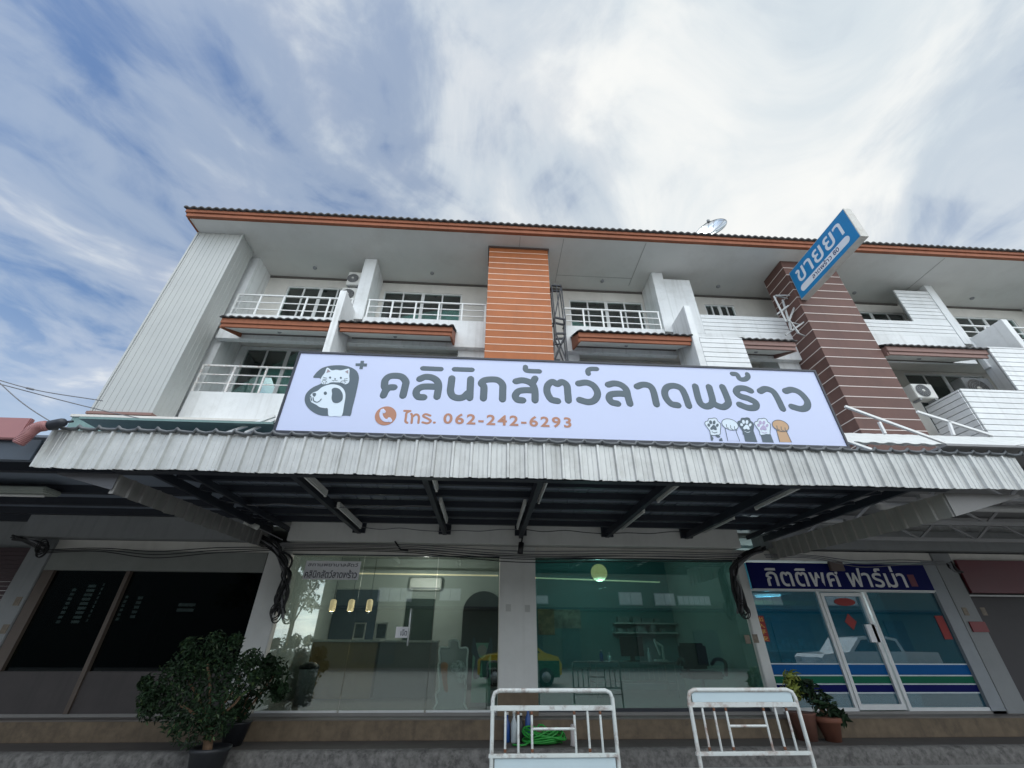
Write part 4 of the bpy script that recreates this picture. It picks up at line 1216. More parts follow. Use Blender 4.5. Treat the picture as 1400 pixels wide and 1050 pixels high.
o = empty('window_notice', (-3.1, 9.04, 2.7), 'white paper notice with Thai writing inside the top left clinic window', 'notice')
c0, c1, c2, c3 = at(413, 792, Y=9.05), at(488, 793, Y=9.05), at(491, 768, Y=9.05), at(418, 766, Y=9.05)
xa, xb, za, zb = c0.x, c1.x+0.02, (c0.z+c1.z)/2, (c2.z+c3.z)/2
MB().box(xa, xb, 9.050, 9.054, za, zb).build('sheet', paper, o)
a = MB()
place_text(a, 'คลินิกสัตว์ลาดพร้าว', (xa+0.03, 9.048, za+0.03), (1, 0, 0), (0, 0, 1), xb-xa-0.07, 0.15, bold=0.012)
place_text(a, 'สถานพยาบาลสัตว์', (xa+0.05, 9.048, zb-0.10), (1, 0, 0), (0, 0, 1), xb-xa-0.1, 0.07, bold=0.006)
a.build('lettering', paper_ink, o)
o = empty('door_notice', tuple(at(550, 872, Y=9.05)), 'small white notice stuck on the glass door of the clinic', 'notice')
q0, q1 = at(540, 872, Y=9.05), at(561, 857, Y=9.05)
MB().box(q0.x, q1.x, 9.050, 9.054, q0.z, q1.z, 0.0015).build('sheet', paper, o)
a = MB(); place_text(a, 'เปิด', (q0.x+0.09, 9.048, q0.z+0.035), (1, 0, 0), (0, 0, 1), (q1.x-q0.x)*0.45, 0.10, bold=0.012); a.build('lettering', paper_ink, o)


def couplet(px0, px1, py0, py1, y, label, txt=None):
    q0, q1 = at(px0, py1, Y=y), at(px1, py0, Y=y)
    xm, hw = (q0.x+q1.x)/2, 0.085
    o = empty('red_paper_banner', (xm, y, q0.z), label, 'paper banner', 'red paper banners on the pharmacy')
    MB().box(xm-hw, xm+hw, y-0.004, y, q0.z, q1.z, 0.0015).build('sheet', red_m, o)
    if txt:
        a = MB(); n = len(txt); h = (q1.z-q0.z)/n
        for k, ch in enumerate(txt): place_text(a, ch, (xm-0.06, y-0.0065, q1.z-(k+0.9)*h), (1, 0, 0), (0, 0, 1), 0.12, h*0.72, bold=0.01)
        a.build('lettering', gold_m, o)


couplet(1036, 1048, 842, 877, 9.0, 'red paper banner with gold characters left of the pharmacy glass', '出入平安')
couplet(1284, 1296, 842, 874, 9.05, 'dim red paper banner at the right edge of the pharmacy glass')
q = at(1155, 823, Y=9.04)
tag(MB().prism([(q.x+0.22*math.cos(t*math.pi/8), 9.040, q.z+0.07*math.sin(t*math.pi/8)) for t in range(16)], (0, 0.004, 0)).build('red_plaque', red_m), 'oval red plaque above the pharmacy glass door', 'plaque')
q = at(1163, 850, Y=9.045)
tag(MB().prism([(q.x+0.12*math.cos(t*math.pi/2), 9.041, q.z+0.14*math.sin(t*math.pi/2)) for t in range(4)], (0, 0.003, 0)).build('red_diamond_poster', red_m), 'red diamond paper on the pharmacy door', 'poster')
q = at(1192, 865, Y=9.045)
tag(MB().box(q.x-0.1, q.x+0.1, 9.0, 9.043, q.z-0.16, q.z+0.14).build('door_sticker', paper), 'pale papers stuck beside the pharmacy door handle', 'paper')
q = at(1338, 857, Y=8.98)
tag(MB().box(q.x-0.17, q.x+0.17, 8.965, 8.985, q.z-0.09, q.z+0.09, 0.006).build('small_red_sign', mat('faded_red_sign', (0.20, 0.025, 0.03), 0.5)), 'small dark red sign on the pillar right of the pharmacy', 'sign')
ms = tag(MB().box(9.96, 14.0, 8.95, 9.0, 2.42, 3.05, 0.006).build('shop_sign', maroon), 'dark maroon shop sign at the far right under the white trusses', 'sign')

# pharmacy interior
o = empty('ceiling_tube_lamp', (6.2, 10.4, 2.6), 'lit white tube lamp shining inside the pharmacy window', 'lamp')
lamp_light('tube_glow', (at(1050, 815, Y=10.4).x, 10.4, at(1050, 815, Y=10.4).z-0.25), 30, (0.8, 0.97, 1.0), o)
MB().tube([at(1034, 815, Y=10.4), at(1066, 813.5, Y=10.4)], 0.03, 8).build('tube', tube_lit, o)
q = (at(1034, 815, Y=10.4)+at(1066, 813.5, Y=10.4))/2
MB().box(q.x-0.55, q.x+0.55, 10.36, 10.44, q.z+0.035, q.z+0.09).build('batten', white_pl, o)
MB().tube([(q.x, 10.4, q.z+0.09), (q.x, 10.4, 3.53)], 0.008, 6).build('rod', white_pl, o)
for k, (px_, py_, lb, cl) in enumerate(((1080, 855, 'pale blue poster on the back wall at left inside the pharmacy', (0.12, 0.25, 0.36)), (1245, 853, 'pale blue poster on the back wall at right inside the pharmacy', (0.10, 0.22, 0.32)))):
    q = at(px_, py_, Y=11.55)
    tag(MB().box(q.x-0.45, q.x+0.45, 11.57, 11.59, q.z-0.22, q.z+0.22).build('poster', mat('poster_print_%s' % 'ab'[k], cl, 0.6, 0.4, 5)), lb, 'poster')
o = empty('medicine_shelf', (7.3, 11.3, 0.5), 'pale medicine shelf with packets along the pharmacy back wall', 'shelf')
a = MB()
for z in (0.55, 0.95, 1.35): a.box(5.6, 9.3, 11.2, 11.55, z, z+0.03)
a.build('shelf_board', white_pl, o)
a = MB()
for z in (0.585, 0.985, 1.385):
    xx = 5.7
    while xx < 9.2:
        wv = rnd.uniform(0.06, 0.16); a.box(xx, xx+wv, 11.25, 11.4, z, z+rnd.uniform(0.1, 0.28)); xx += wv+rnd.uniform(0.01, 0.05)
ob = a.build('packets', mat('packet_print', (0.25, 0.4, 0.45), 0.5, 0.6, 8), o)
MB().box(6.4, 8.6, 10.9, 11.0, 2.30, 2.40).build('yellow_cornice', mat('ochre_board', (0.34, 0.26, 0.08), 0.6), B)

# ------------------------------------------------------------------ clinic interior, left room
o = empty('reception_counter', (-2.2, 11.2, 0.5), 'pale wood reception counter inside the left clinic window', 'counter')
q0, q1 = at(411, 955, Y=11.0), at(517, 876, Y=11.0)
MB().box(q0.x, q1.x, 11.0, 11.5, 0.5, q1.z-0.03, 0.01).build('front_panel', wood, o)
MB().box(q0.x-0.04, q1.x+0.04, 10.95, 11.6, q1.z-0.028, q1.z+0.02, 0.008).build('counter_top', white_pl, o)
CT = q1.z+0.02
o = empty('counter_extension', (q1.x+0.8, 11.0, 0.5), 'grey counter extension to the right of the wooden reception counter', 'counter')
MB().box(q1.x+0.05, q1.x+1.3, 11.0, 11.5, 0.5, CT-0.05, 0.01).build('front_panel', room_floor, o)
MB().box(q1.x+0.05, q1.x+1.32, 10.97, 11.6, CT-0.048, CT-0.01, 0.006).build('counter_top', white_pl, o)
for px_, lb in ((455, 'leftmost of three warm pendant lamps inside the clinic'), (480, 'middle of three warm pendant lamps inside the clinic'), (505, 'rightmost of three warm pendant lamps inside the clinic')):
    q = at(px_, 828, Y=11.2)
    o = empty('pendant_lamp', (q.x, 11.2, q.z-0.17), lb, 'pendant lamp', 'warm pendant lamps in the clinic')
    lamp_light('pendant_glow', (q.x, q.y, q.z-0.16), 5, (1.0, 0.92, 0.82), o)
    MB().lathe(q, [(0.055, -0.12), (0.070, -0.105), (0.070, 0.10), (0.05, 0.125), (0.015, 0.135)], 20).build('shade', lamp_warm, o)
    MB().tube([(q.x, 11.2, q.z+0.135), (q.x, 11.2, 3.53)], 0.006, 6).build('cord', cable_m, o)
for px_, lb in ((491, 'left small picture frame standing on the reception counter'), (521, 'right small picture frame standing on the reception counter')):
    q = at(px_, 866, Y=11.1)
    o = empty('picture_frame', (q.x, 11.1, CT), lb, 'picture frame', 'picture frames on the counter')
    a = MB().box(q.x-0.13, q.x+0.13, 11.08, 11.10, CT+0.001, CT+0.03).box(q.x-0.13, q.x+0.13, 11.08, 11.10, CT+0.30, CT+0.33).box(q.x-0.13, q.x-0.10, 11.08, 11.10, CT+0.03, CT+0.30).box(q.x+0.10, q.x+0.13, 11.08, 11.10, CT+0.03, CT+0.30)
    a.build('frame', white_pl, o); MB().box(q.x-0.10, q.x+0.10, 11.085, 11.095, CT+0.03, CT+0.30).build('picture', mat('picture_print', (0.12, 0.14, 0.15), 0.5, 0.5, 9), o)
o = empty('indoor_air_conditioner', tuple(at(582, 800, Y=12.6)), 'white wall air conditioner high on the clinic back wall', 'air conditioner')
q = at(582, 799, Y=12.6)
MB().box(q.x-0.42, q.x+0.42, 12.55, 12.79, q.z-0.14, q.z+0.16, 0.03).build('casing', white_pl, o)
MB().box(q.x-0.38, q.x+0.38, 12.53, 12.549, q.z-0.12, q.z-0.08).build('vane', grey_pl, o)
q = at(662, 808, Y=12.75)
P = [(q.x-0.55, 12.76, 0.5), (q.x-0.55, 12.76, q.z-0.5)] + [(q.x-0.55*math.cos(t*math.pi/12), 12.76, q.z-0.5+0.5*math.sin(t*math.pi/12)) for t in range(1, 12)] + [(q.x+0.55, 12.76, q.z-0.5), (q.x+0.55, 12.76, 0.5)]
MB().prism(P, (0, 0.035, 0)).build('arched_doorway', black_m, B)
# cove LED strips of both rooms
for a_, b_, lb, y in (((488, 784), (681, 787), 'thin warm ceiling light strip in the left clinic room', 12.2), ((731, 790), (902, 796), 'thin warm ceiling light strip in the right clinic room', 12.0)):
    P, Q = at(*a_, Y=y), at(*b_, Y=y)
    o = tag(MB().bar(P, Q, 0.03).build('light_strip', led_warm), lb, 'light strip')
    lamp_light('strip_glow', (P+Q)/2+Vector((0, -0.7, -0.25)), 46 if y > 12.1 else 12, (1.0, 0.95, 0.88), o)
# dark back panel and leafy wall decor behind the lamps
MB().box(-3.98, -2.85, 12.74, 12.79, 0.5, 2.7).build('accent_wall', mat('navy_wall_paint', (0.035, 0.06, 0.085), 0.7), B)
MB().box(-2.1, -1.35, 12.75, 12.795, 0.9, 2.5).build('inner_doorway', mat('dark_green_paint', (0.015, 0.035, 0.03), 0.7), B)

# acrylic standee with printed pets
sdY = 9.20
o = empty('acrylic_standee', tuple(at(618, 972, Y=sdY)), 'clear acrylic standee with printed pets behind the clinic glass door', 'standee')
ZS = (560, 870, 9.543)
def st(p, y=sdY): return at(ZS[0]+p[0]/ZS[2], ZS[1]+p[1]/ZS[2], Y=y)
OUT = [(335, 965), (355, 870), (345, 760), (385, 690), (385, 560), (375, 370), (400, 330), (395, 150), (510, 148), (520, 70), (580, 40), (640, 70), (655, 150), (755, 155), (750, 310), (748, 450), (725, 600), (735, 650), (725, 760), (715, 880), (722, 965)]
a = MB(); a.prism(smooth_path([st(p) for p in OUT], 3, True), (0, 0.012, 0)); a.build('acrylic_sheet', acrylic, o)
a = MB(); a.tube(smooth_path([st(p, sdY-0.004) for p in OUT], 3, True), 0.019, 6, closed=True); a.build('white_border', mat('white_print', (0.9, 0.9, 0.88), 0.5), o)
a = MB(); a.prism(smooth_path([st(p, sdY-0.006) for p in ((405, 400), (420, 345), (470, 338), (500, 370), (495, 430), (490, 560), (500, 720), (450, 700), (425, 560))], 3, True), (0, 0.003, 0)); a.build('printed_dog', mat('rust_print', (0.62, 0.24, 0.10), 0.6, 0.4, 9), o)
a = MB(); a.prism(smooth_path([st(p, sdY-0.006) for p in ((530, 380), (590, 320), (680, 320), (735, 400), (740, 500), (700, 600), (630, 590), (600, 480), (545, 460))], 3, True), (0, 0.003, 0)); a.build('printed_panel', mat('spotted_print', (0.70, 0.74, 0.70), 0.6, 0.9, 16), o)
MB().box(st((330, 965)).x-0.02, st((725, 965)).x+0.02, sdY-0.1, sdY+0.12, 0.501, 0.53).build('base', white_pl, o)
# roll-up banner with a dark figure
bY = 9.75
o = empty('rollup_banner', tuple(at(657, 968, Y=bY)), 'mint green roll up banner with dark figure print near the middle pillar', 'banner')
q0, q1 = at(643, 970, Y=bY), at(672, 879, Y=bY)
MB().box(q0.x, q1.x, bY, bY+0.006, 0.56, q1.z).build('printed_sheet', screen_m, o)
MB().box(q0.x-0.03, q1.x+0.03, bY-0.08, bY+0.1, 0.501, 0.56, 0.01).build('base', grey_pl, o)
xm = (q0.x+q1.x)/2
a = MB()
hz_ = q1.z
a.prism(smooth_path([(xm-0.16, bY-0.004, 0.95), (xm-0.13, bY-0.004, 1.25), (xm-0.21, bY-0.004, 1.35), (xm-0.17, bY-0.004, 1.62), (xm-0.06, bY-0.004, hz_-0.22), (xm+0.06, bY-0.004, hz_-0.22), (xm+0.17, bY-0.004, 1.62), (xm+0.20, bY-0.004, 1.35), (xm+0.13, bY-0.004, 1.25), (xm+0.15, bY-0.004, 0.95), (xm+0.03, bY-0.004, 0.95), (xm, bY-0.004, 1.2), (xm-0.04, bY-0.004, 0.95)], 3, True), (0, 0.003, 0))
a.build('printed_figure', figure_m, o)
a = MB(); a.prism([(xm+0.09*math.cos(t*math.pi/8), bY-0.004, hz_-0.12+0.09*math.sin(t*math.pi/8)) for t in range(16)], (0, 0.003, 0)); a.build('printed_head', mat('pale_print', (0.45, 0.42, 0.40), 0.6), o)

# ------------------------------------------------------------------ clinic interior, right room
q = at(819, 783, Y=10.6)
o = empty('globe_lamp', (q.x, 10.6, q.z-0.2), 'round glowing globe lamp hanging in the right clinic window', 'lamp')
sp_ = [(0.19*math.sin(t*math.pi/12), -0.19*math.cos(t*math.pi/12)) for t in range(1, 12)]
lamp_light('globe_glow', (q.x, q.y, q.z-0.35), 30, (0.88, 1.0, 1.0), o)
MB().lathe(q, sp_, 28).build('globe', globe_warm, o)
MB().tube([(q.x, 10.6, q.z+0.185), (q.x, 10.6, 3.53)], 0.008, 6).build('cord', cable_m, o)
a = MB(); P = smooth_path([at(936+p[0], 795+p[1], Y=12.6) for p in ((6, 26), (6, 14), (9, 3), (16, -8))], 6)
tag(a.tube(P, 0.02, 6).build('crescent_light', led_warm), 'thin glowing crescent light on the right clinic back wall', 'light')
tY = 11.0
q0, q1 = at(812, 905, Y=tY), at(925, 906, Y=tY)
TZ = q0.z
o = empty('work_table', (q0.x, tY, 0.5), 'steel work table with thin legs inside the right clinic window', 'table')
MB().box(q0.x, q1.x, tY, tY+0.7, TZ-0.05, TZ, 0.005).build('tabletop', steel_m, o)
for xx in (q0.x+0.04, q1.x-0.04):
    for yy in (tY+0.05, tY+0.65): MB().tube([(xx, yy, 0.501), (xx, yy, TZ-0.05)], 0.018, 8).build('leg', steel_m, o)
MB().box(q0.x+0.05, q1.x-0.05, tY+0.05, tY+0.65, 0.75, 0.77).build('lower_shelf', steel_m, o)
o = empty('cage_rack', (q0.x+0.6, tY+0.2, 0.8), 'wire cage standing on the lower shelf of the steel work table', 'cage')
a = MB()
xx = q0.x+0.25
while xx < q1.x-0.3: a.tube([(xx, tY+0.1, 0.771), (xx, tY+0.1, TZ-0.06)], 0.006, 5); xx += 0.11
a.bar((q0.x+0.25, tY+0.1, TZ-0.075), (q1.x-0.3, tY+0.1, TZ-0.075), 0.014)
a.build('bars', steel_m, o)
o = empty('monitor', (q0.x+1.5, tY+0.3, TZ), 'dark flat monitor on the steel work table', 'monitor')
mxp = at(872, 880, Y=tY+0.3).x
MB().box(mxp-0.42, mxp+0.12, tY+0.30, tY+0.34, TZ+0.10, TZ+0.48, 0.006).build('screen', black_m, o)
MB().box(mxp-0.2, mxp-0.1, tY+0.32, tY+0.36, TZ+0.02, TZ+0.12).box(mxp-0.28, mxp-0.02, tY+0.25, tY+0.42, TZ+0.001, TZ+0.02).build('stand', black_m, o)
o = empty('microscope', (mxp+0.5, tY+0.3, TZ), 'pale microscope on the right end of the steel work table', 'microscope')
a = MB().box(mxp+0.38, mxp+0.62, tY+0.2, tY+0.45, TZ+0.001, TZ+0.04, 0.006); a.build('foot', white_pl, o)
a = MB().tube([(mxp+0.58, tY+0.33, TZ+0.04), (mxp+0.58, tY+0.33, TZ+0.3), (mxp+0.48, tY+0.33, TZ+0.36)], 0.03, 8); a.build('arm', white_pl, o)
MB().tube([(mxp+0.50, tY+0.33, TZ+0.14), (mxp+0.42, tY+0.33, TZ+0.42)], 0.028, 8).build('eyepiece_tube', white_pl, o)
o = empty('wall_shelf', (at(862, 845, Y=12.6).x, 12.6, 1.9), 'white wall shelf with boxes on the right clinic back wall', 'shelf')
for py_ in (853, 866):
    p, q = at(840, py_, Y=12.6), at(925, py_, Y=12.6)
    MB().box(p.x, q.x, 12.5, 12.79, p.z, p.z+0.03).build('shelf_board', white_pl, o)
    a = MB(); xx = p.x+0.1
    while xx < q.x-0.3:
        wv = rnd.uniform(0.1, 0.3); a.box(xx, xx+wv, 12.55, 12.75, p.z+0.031, p.z+rnd.uniform(0.1, 0.24)); xx += wv+rnd.uniform(0.03, 0.2)
    a.build('boxes', mat('shelf_goods', (0.28, 0.34, 0.34), 0.5, 0.6, 7), o)
for px_, py_, hw, hh, cl_, lb in ((747, 850, 0.22, 0.30, (0.42, 0.24, 0.12), 'orange printed poster near the pillar on the right clinic wall'), (776, 846, 0.36, 0.22, (0.40, 0.36, 0.30), 'wide pale printed poster on the right clinic wall')):
    q = at(px_, py_, Y=12.75)
    tag(MB().box(q.x-hw, q.x+hw, 12.77, 12.795, q.z-hh, q.z+hh).build('wall_poster', mat('poster_%d' % px_, cl_, 0.6, 0.7, 6)), lb, 'poster')
for k, (dx, hh, m_, lb) in enumerate(((-0.9, 0.20, bottle_b, 'blue bottle at the left end of the steel work table'), (-0.72, 0.15, bottle_c, 'short pale bottle left of the monitor on the steel table'), (0.22, 0.24, bottle_c, 'tall pale bottle between monitor and microscope'))):
    o = empty('table_bottle', (mxp+dx, tY+0.25, TZ), lb, 'bottle', 'bottles on the steel table')
    MB().lathe((mxp+dx, tY+0.25, TZ+0.001), [(0.04, 0), (0.045, 0.02), (0.045, hh*0.7), (0.018, hh*0.85), (0.018, hh)], 12).build('body', m_, o)
    MB().lathe((mxp+dx, tY+0.25, TZ+hh+0.002), [(0.022, 0), (0.022, 0.025)], 10).build('cap', white_pl, o)
chY = 9.9
q = at(962, 935, Y=chY)
o = empty('office_chair', (q.x, chY, 0.5), 'black padded office chair behind the right clinic glass', 'chair')
MB().box(q.x-0.33, q.x+0.36, chY-0.25, chY+0.35, 0.92, 1.04, 0.04).build('seat', black_m, o)
MB().box(q.x-0.26, q.x+0.34, chY+0.28, chY+0.40, 1.06, 1.52, 0.05).build('backrest', black_m, o)
for s in (-1, 1):
    a = MB(); a.tube(smooth_path([(q.x+0.03+s*0.37, chY-0.2, 1.0), (q.x+0.03+s*0.40, chY-0.2, 1.2), (q.x+0.03+s*0.38, chY+0.1, 1.24), (q.x+0.03+s*0.36, chY+0.3, 1.15)], 5), 0.035, 8); a.build('armrest', black_m, o)
MB().tube([(q.x+0.02, chY+0.05, 0.60), (q.x+0.02, chY+0.05, 0.92)], 0.03, 8).build('stem', grey_pl, o)
a = MB()
for k in range(5):
    t = k*2*math.pi/5; a.tube([(q.x+0.02, chY+0.05, 0.62), (q.x+0.02+0.32*math.cos(t), chY+0.05+0.32*math.sin(t), 0.56)], 0.02, 6)
    a.lathe((q.x+0.02+0.32*math.cos(t), chY+0.05+0.32*math.sin(t), 0.53), [(0.028, -0.028), (0.028, 0.028)], 8)
a.build('base', grey_pl, o)

# ------------------------------------------------------------------ cables, camera, plates
def cable_bundle(pts, label, n=9, spread=0.07, coil=True):
    o = empty('cable_bundle', tuple(pts[-1]), label, 'cables', 'black cable bundles on the pillars')
    a, g = MB(), MB()
    for k in range(n):
        r_ = random.Random(k*7+int(pts[0][0]*10))
        P = [Vector(p)+Vector((r_.uniform(-spread, spread), r_.uniform(-0.05, 0.05), r_.uniform(-spread, spread)*0.5)) for p in pts]
        (g if k % 4 == 3 else a).tube(smooth_path(P, 6), r_.uniform(0.012, 0.024), 6)
    if coil:
        e = Vector(pts[-1])
        for k in range(4):
            r_ = random.Random(k+99)
            c_ = e+Vector((r_.uniform(-0.04, 0.04), -0.03-0.02*k, r_.uniform(-0.05, 0.12)))
            a.tube([c_+Vector((0.085*math.cos(t*math.pi/8), 0, 0.12*math.sin(t*math.pi/8))) for t in range(16)], 0.01, 5, closed=True)
    a.build('black_wires', cable_m, o); g.build('grey_wires', cable_g, o)


cable_bundle([at(*p, Y=8.85) for p in ((345, 728), (372, 745), (390, 765), (392, 790), (386, 815), (380, 840))], 'thick black cable bundle hanging on the pillar left of the clinic', 14, 0.12)
cable_bundle([at(*p, Y=8.85) for p in ((1040, 750), (1018, 762), (1004, 780), (1008, 805), (1016, 835))], 'tangled black cable bundle hanging on the pillar beside the pharmacy', 13, 0.10)
cable_bundle([at(*p, Y=8.8) for p in ((20, 735), (45, 742), (62, 752))], 'dark cable knot at the top of the far left pillar', 8, 0.08)
cable_bundle([at(*p, Y=8.8) for p in ((1298, 770), (1304, 778), (1312, 782))], 'dark cable knot at the top of the pillar right of the pharmacy', 6, 0.05, False)
for k, (p, q, lb) in enumerate((((385, 742), (1012, 757), 'upper grey cable run along the clinic beam'), ((390, 748), (1008, 764), 'lower black cable run sagging along the clinic beam'), ((55, 752), (372, 748), 'black cable run along the left shop beam'), ((1045, 758), (1290, 768), 'pale cable run above the navy pharmacy sign'))):
    o = MB(); P, Q = at(*p, Y=8.79), at(*q, Y=8.79)
    for j_ in range(3):
        d = Vector((0, -0.012*j_, -0.03*j_))
        mid = (P+Q)/2+d+Vector((0, 0, -0.05-0.03*j_)); t1 = P.lerp(Q, 0.25)+d+Vector((0, 0, 0.02)); t2 = P.lerp(Q, 0.75)+d-Vector((0, 0, 0.02*j_))
        o.tube(smooth_path([P+d, t1, mid, t2, Q+d], 8), 0.009, 5)
    tag(o.build('cable_run', (cable_g, cable_m, cable_m, cable_g)[k]), lb, 'cable', 'cable runs under the beams')
o = empty('hook_bracket', tuple(at(545, 745, Y=8.78)), 'black hook bracket hanging at the beam above the clinic door', 'bracket')
a = MB(); a.bar(at(540, 740, Y=8.78), at(548, 752, Y=8.78), 0.03).bar(at(548, 752, Y=8.78), at(558, 753, Y=8.78), 0.03); a.build('hook', black_m, o)
o = empty('wall_spotlight', tuple(at(712, 750, Y=8.7)), 'small black spotlight hanging under the middle rafter', 'spotlight')
a = MB(); a.tube([at(716, 725, Y=8.7), at(713, 742, Y=8.7)], 0.02, 6); a.build('stem', black_m, o)
MB().tube([at(713, 742, Y=8.7), at(711, 757, Y=8.68)], 0.055, 12, cap='flat').build('head', black_m, o)
o = empty('security_camera', tuple(at(345, 716, Y=8.3)), 'small white security camera beside the left awning strip', 'camera')
MB().tube([at(335, 716, Y=8.3), at(342, 717, Y=8.3)], 0.07, 10, cap='flat').build('mount', white_pl, o)
MB().tube([at(343, 717, Y=8.28), at(352, 721, Y=8.2)], 0.045, 10, cap='flat').build('body', white_pl, o)
a = MB(); a.tube(smooth_path([at(352, 721, Y=8.3), at(370, 730, Y=8.4), at(386, 738, Y=8.6)], 5), 0.012, 6); a.build('cable', cable_g, o)

for k, (p, q, lb) in enumerate((((-40, 508), (140, 548), 'upper thin power line crossing the blue sky at left'), ((-20, 505), (95, 592), 'steep thin power line falling behind the left awning'), ((-20, 520), (330, 598), 'long faint power line passing in front of the grey tower'))):
    P, Q = at(*p, Y=7.6), at(*q, Y=7.6 if k < 2 else 7.9)
    a = MB(); a.tube(smooth_path([P, P.lerp(Q, 0.5)-Vector((0, 0, 0.08)), Q], 10), 0.010, 5)
    if k == 0:
        m_ = P.lerp(Q, 0.45)-Vector((0, 0, 0.08)); a.tube([m_, m_+(Q-P).normalized()*0.14], 0.02, 6)
    tag(a.build('power_line', cable_g), lb, 'power line', 'power lines at the left')

# ------------------------------------------------------------------ barricades
def barricade(x0, x1, y, ztop, z1, z2, zbot, label, m, filled_top, panel):
    o = empty('crowd_barrier', ((x0+x1)/2, y, 0.0), label, 'barrier', 'white crowd barriers at the kerb')
    r = 0.021; cr_ = 0.07
    a = MB()
    P = [(x0, y, 0.03), (x0, y, ztop-cr_), (x0+0.02, y, ztop-0.02), (x0+cr_, y, ztop), (x1-cr_, y, ztop), (x1-0.02, y, ztop-0.02), (x1, y, ztop-cr_), (x1, y, 0.03)]
    a.tube(P, r, 10)
    a.build('outer_frame', m, o)
    MB().box(x0-0.025, x1+0.01, y-0.018, y+0.018, z1-0.022, z1+0.022, 0.004).build('upper_rail', m, o)
    MB().box(x0-0.03, x1+0.01, y-0.018, y+0.018, z2-0.016, z2+0.016, 0.004).build('middle_rail', m, o)
    w_ = x1-x0
    for t in (0.105, 0.21, 0.32, 0.67, 0.78, 0.885):
        MB().tube([(x0+w_*t, y, z2+0.01), (x0+w_*t, y, z1-0.01)], 0.0125, 8).build('bar', m, o)
    zc_ = z2+(z1-z2)*0.55
    for t, zz in ((0.105, z2), (0.21, z1), (0.32, z2), (0.67, z1), (0.78, z2), (0.885, z1), (0.32, z1)):
        MB().lathe((x0+w_*t, y, zz+(0.024 if zz == z2 else -0.055)), [(0.0135, 0), (0.0155, 0.008), (0.014, 0.03)], 8).build('weld', mat('rust', (0.13, 0.055, 0.03), 0.9, 0.4, 30), o)
    MB().tube([(x0+w_*0.32, y, zc_), (x0+w_*0.67, y, zc_)], 0.012, 8).build('cross_bar', m, o)
    if filled_top: MB().box(x0+0.035, x1-0.035, y-0.005, y+0.005, z1+0.023, ztop-0.019, 0.002).build('top_panel', panel_w, o)
    if panel: MB().box(x0+0.03, x1-0.03, y-0.006, y+0.006, zbot, z2-0.017, 0.002).build('lower_panel', panel_w, o)
    else: MB().tube([(x0+0.02, y, zbot), (x1-0.02, y, zbot)], 0.012, 8).build('lower_rail', m, o)
    for xx in (x0, x1): MB().bar((xx, y-0.25, 0.025), (xx, y+0.25, 0.025), 0.04).build('foot', m, o)
    return o


barricade(0.12, 1.40, 5.5, 1.095, 0.945, 0.565, 0.20, 'white metal crowd barrier with a blank pale panel in front of the pillar', barrier_w, False, True)
o = barricade(2.26, 3.46, 5.55, 1.095, 0.965, 0.56, 0.43, 'rusty white crowd barrier with solid top plate in front of the pharmacy corner', barrier_r, True, False)

# ------------------------------------------------------------------ plants
def leaf_cloud(mb_, centres, n, size, seed, flat=0.5):
    r_ = random.Random(seed)
    for k in range(n):
        c_, rad = centres[r_.randrange(len(centres))]
        d = Vector((r_.gauss(0, 1), r_.gauss(0, 1), r_.gauss(0, 1))).normalized()*rad*(r_.random()**0.4)
        p = Vector(c_)+d
        nr_ = (d.normalized()*0.6+Vector((r_.gauss(0, 0.6), r_.gauss(0, 0.6), r_.gauss(0.3, 0.5)))).normalized()
        u = nr_.orthogonal().normalized(); u = Matrix.Rotation(r_.uniform(0, 6.28), 3, nr_) @ u; v = nr_.cross(u)
        s = size*r_.uniform(0.6, 1.3)
        mb_.add([p-u*s, p+v*s*flat*0.8+nr_*s*0.12, p+u*s*0.95-nr_*s*0.25, p-v*s*flat*0.8+nr_*s*0.12], [(0, 1, 2, 3)])


tx, ty = -4.02, 7.55
o = empty('potted_tree', (tx+0.35, ty, 0.19), 'bushy dark green potted tree in a black pot at the left pavement', 'tree')
a = MB(); a.lathe((tx+0.42, ty, 0.0), [(0.14, 0.0), (0.19, 0.02), (0.23, 0.26), (0.25, 0.28), (0.25, 0.32), (0.22, 0.32), (0.21, 0.29)], 20)
a.build('pot', potblack, o)
a = MB(); base = Vector((tx+0.38, ty, 0.28))
a.tube(smooth_path([base, base+Vector((-0.05, 0, 0.18)), base+Vector((-0.16, 0.02, 0.4))], 4), 0.06, 8, rads=None)
for q in ((-0.6, 0.1, 0.75), (-0.3, -0.1, 0.95), (0.1, 0.1, 0.8), (0.25, 0, 0.6), (-0.5, -0.1, 0.5)):
    a.tube(smooth_path([base+Vector((-0.1, 0, 0.28)), base+Vector(q)*0.6+Vector((0, 0, 0.1)), base+Vector(q)], 4), 0.018, 6)
a.build('trunk', bark, o)
cl = [((tx+dx, ty+dy, 0.97+dz*0.98), rr_) for dx, dy, dz, rr_ in ((-0.5, 0, -0.2, 0.22), (0.15, -0.12, -0.42, 0.26), (0.45, -0.08, -0.40, 0.20), (-0.25, 0.1, 0.05, 0.36), (0.2, 0.1, 0.1, 0.4), (-0.75, 0, 0.05, 0.09), (0.75, 0, 0.12, 0.10), (-0.35, 0, 0.52, 0.10), (0.32, 0, 0.58, 0.10), (-0.45, 0, 0.0, 0.30), (-0.1, 0.05, 0.38, 0.30), (0.25, 0, 0.30, 0.30), (0.5, 0, 0.05, 0.28), (0.0, -0.1, -0.05, 0.35), (0.35, -0.05, -0.25, 0.28), (-0.1, 0, -0.32, 0.24), (-0.3, 0, 0.25, 0.24), (0.62, 0, 0.32, 0.16), (0.05, 0, 0.56, 0.14), (-0.62, 0, -0.12, 0.14))]
a = MB(); leaf_cloud(a, cl, 6500, 0.036, 3); a.build('crown', leaf_d, o)
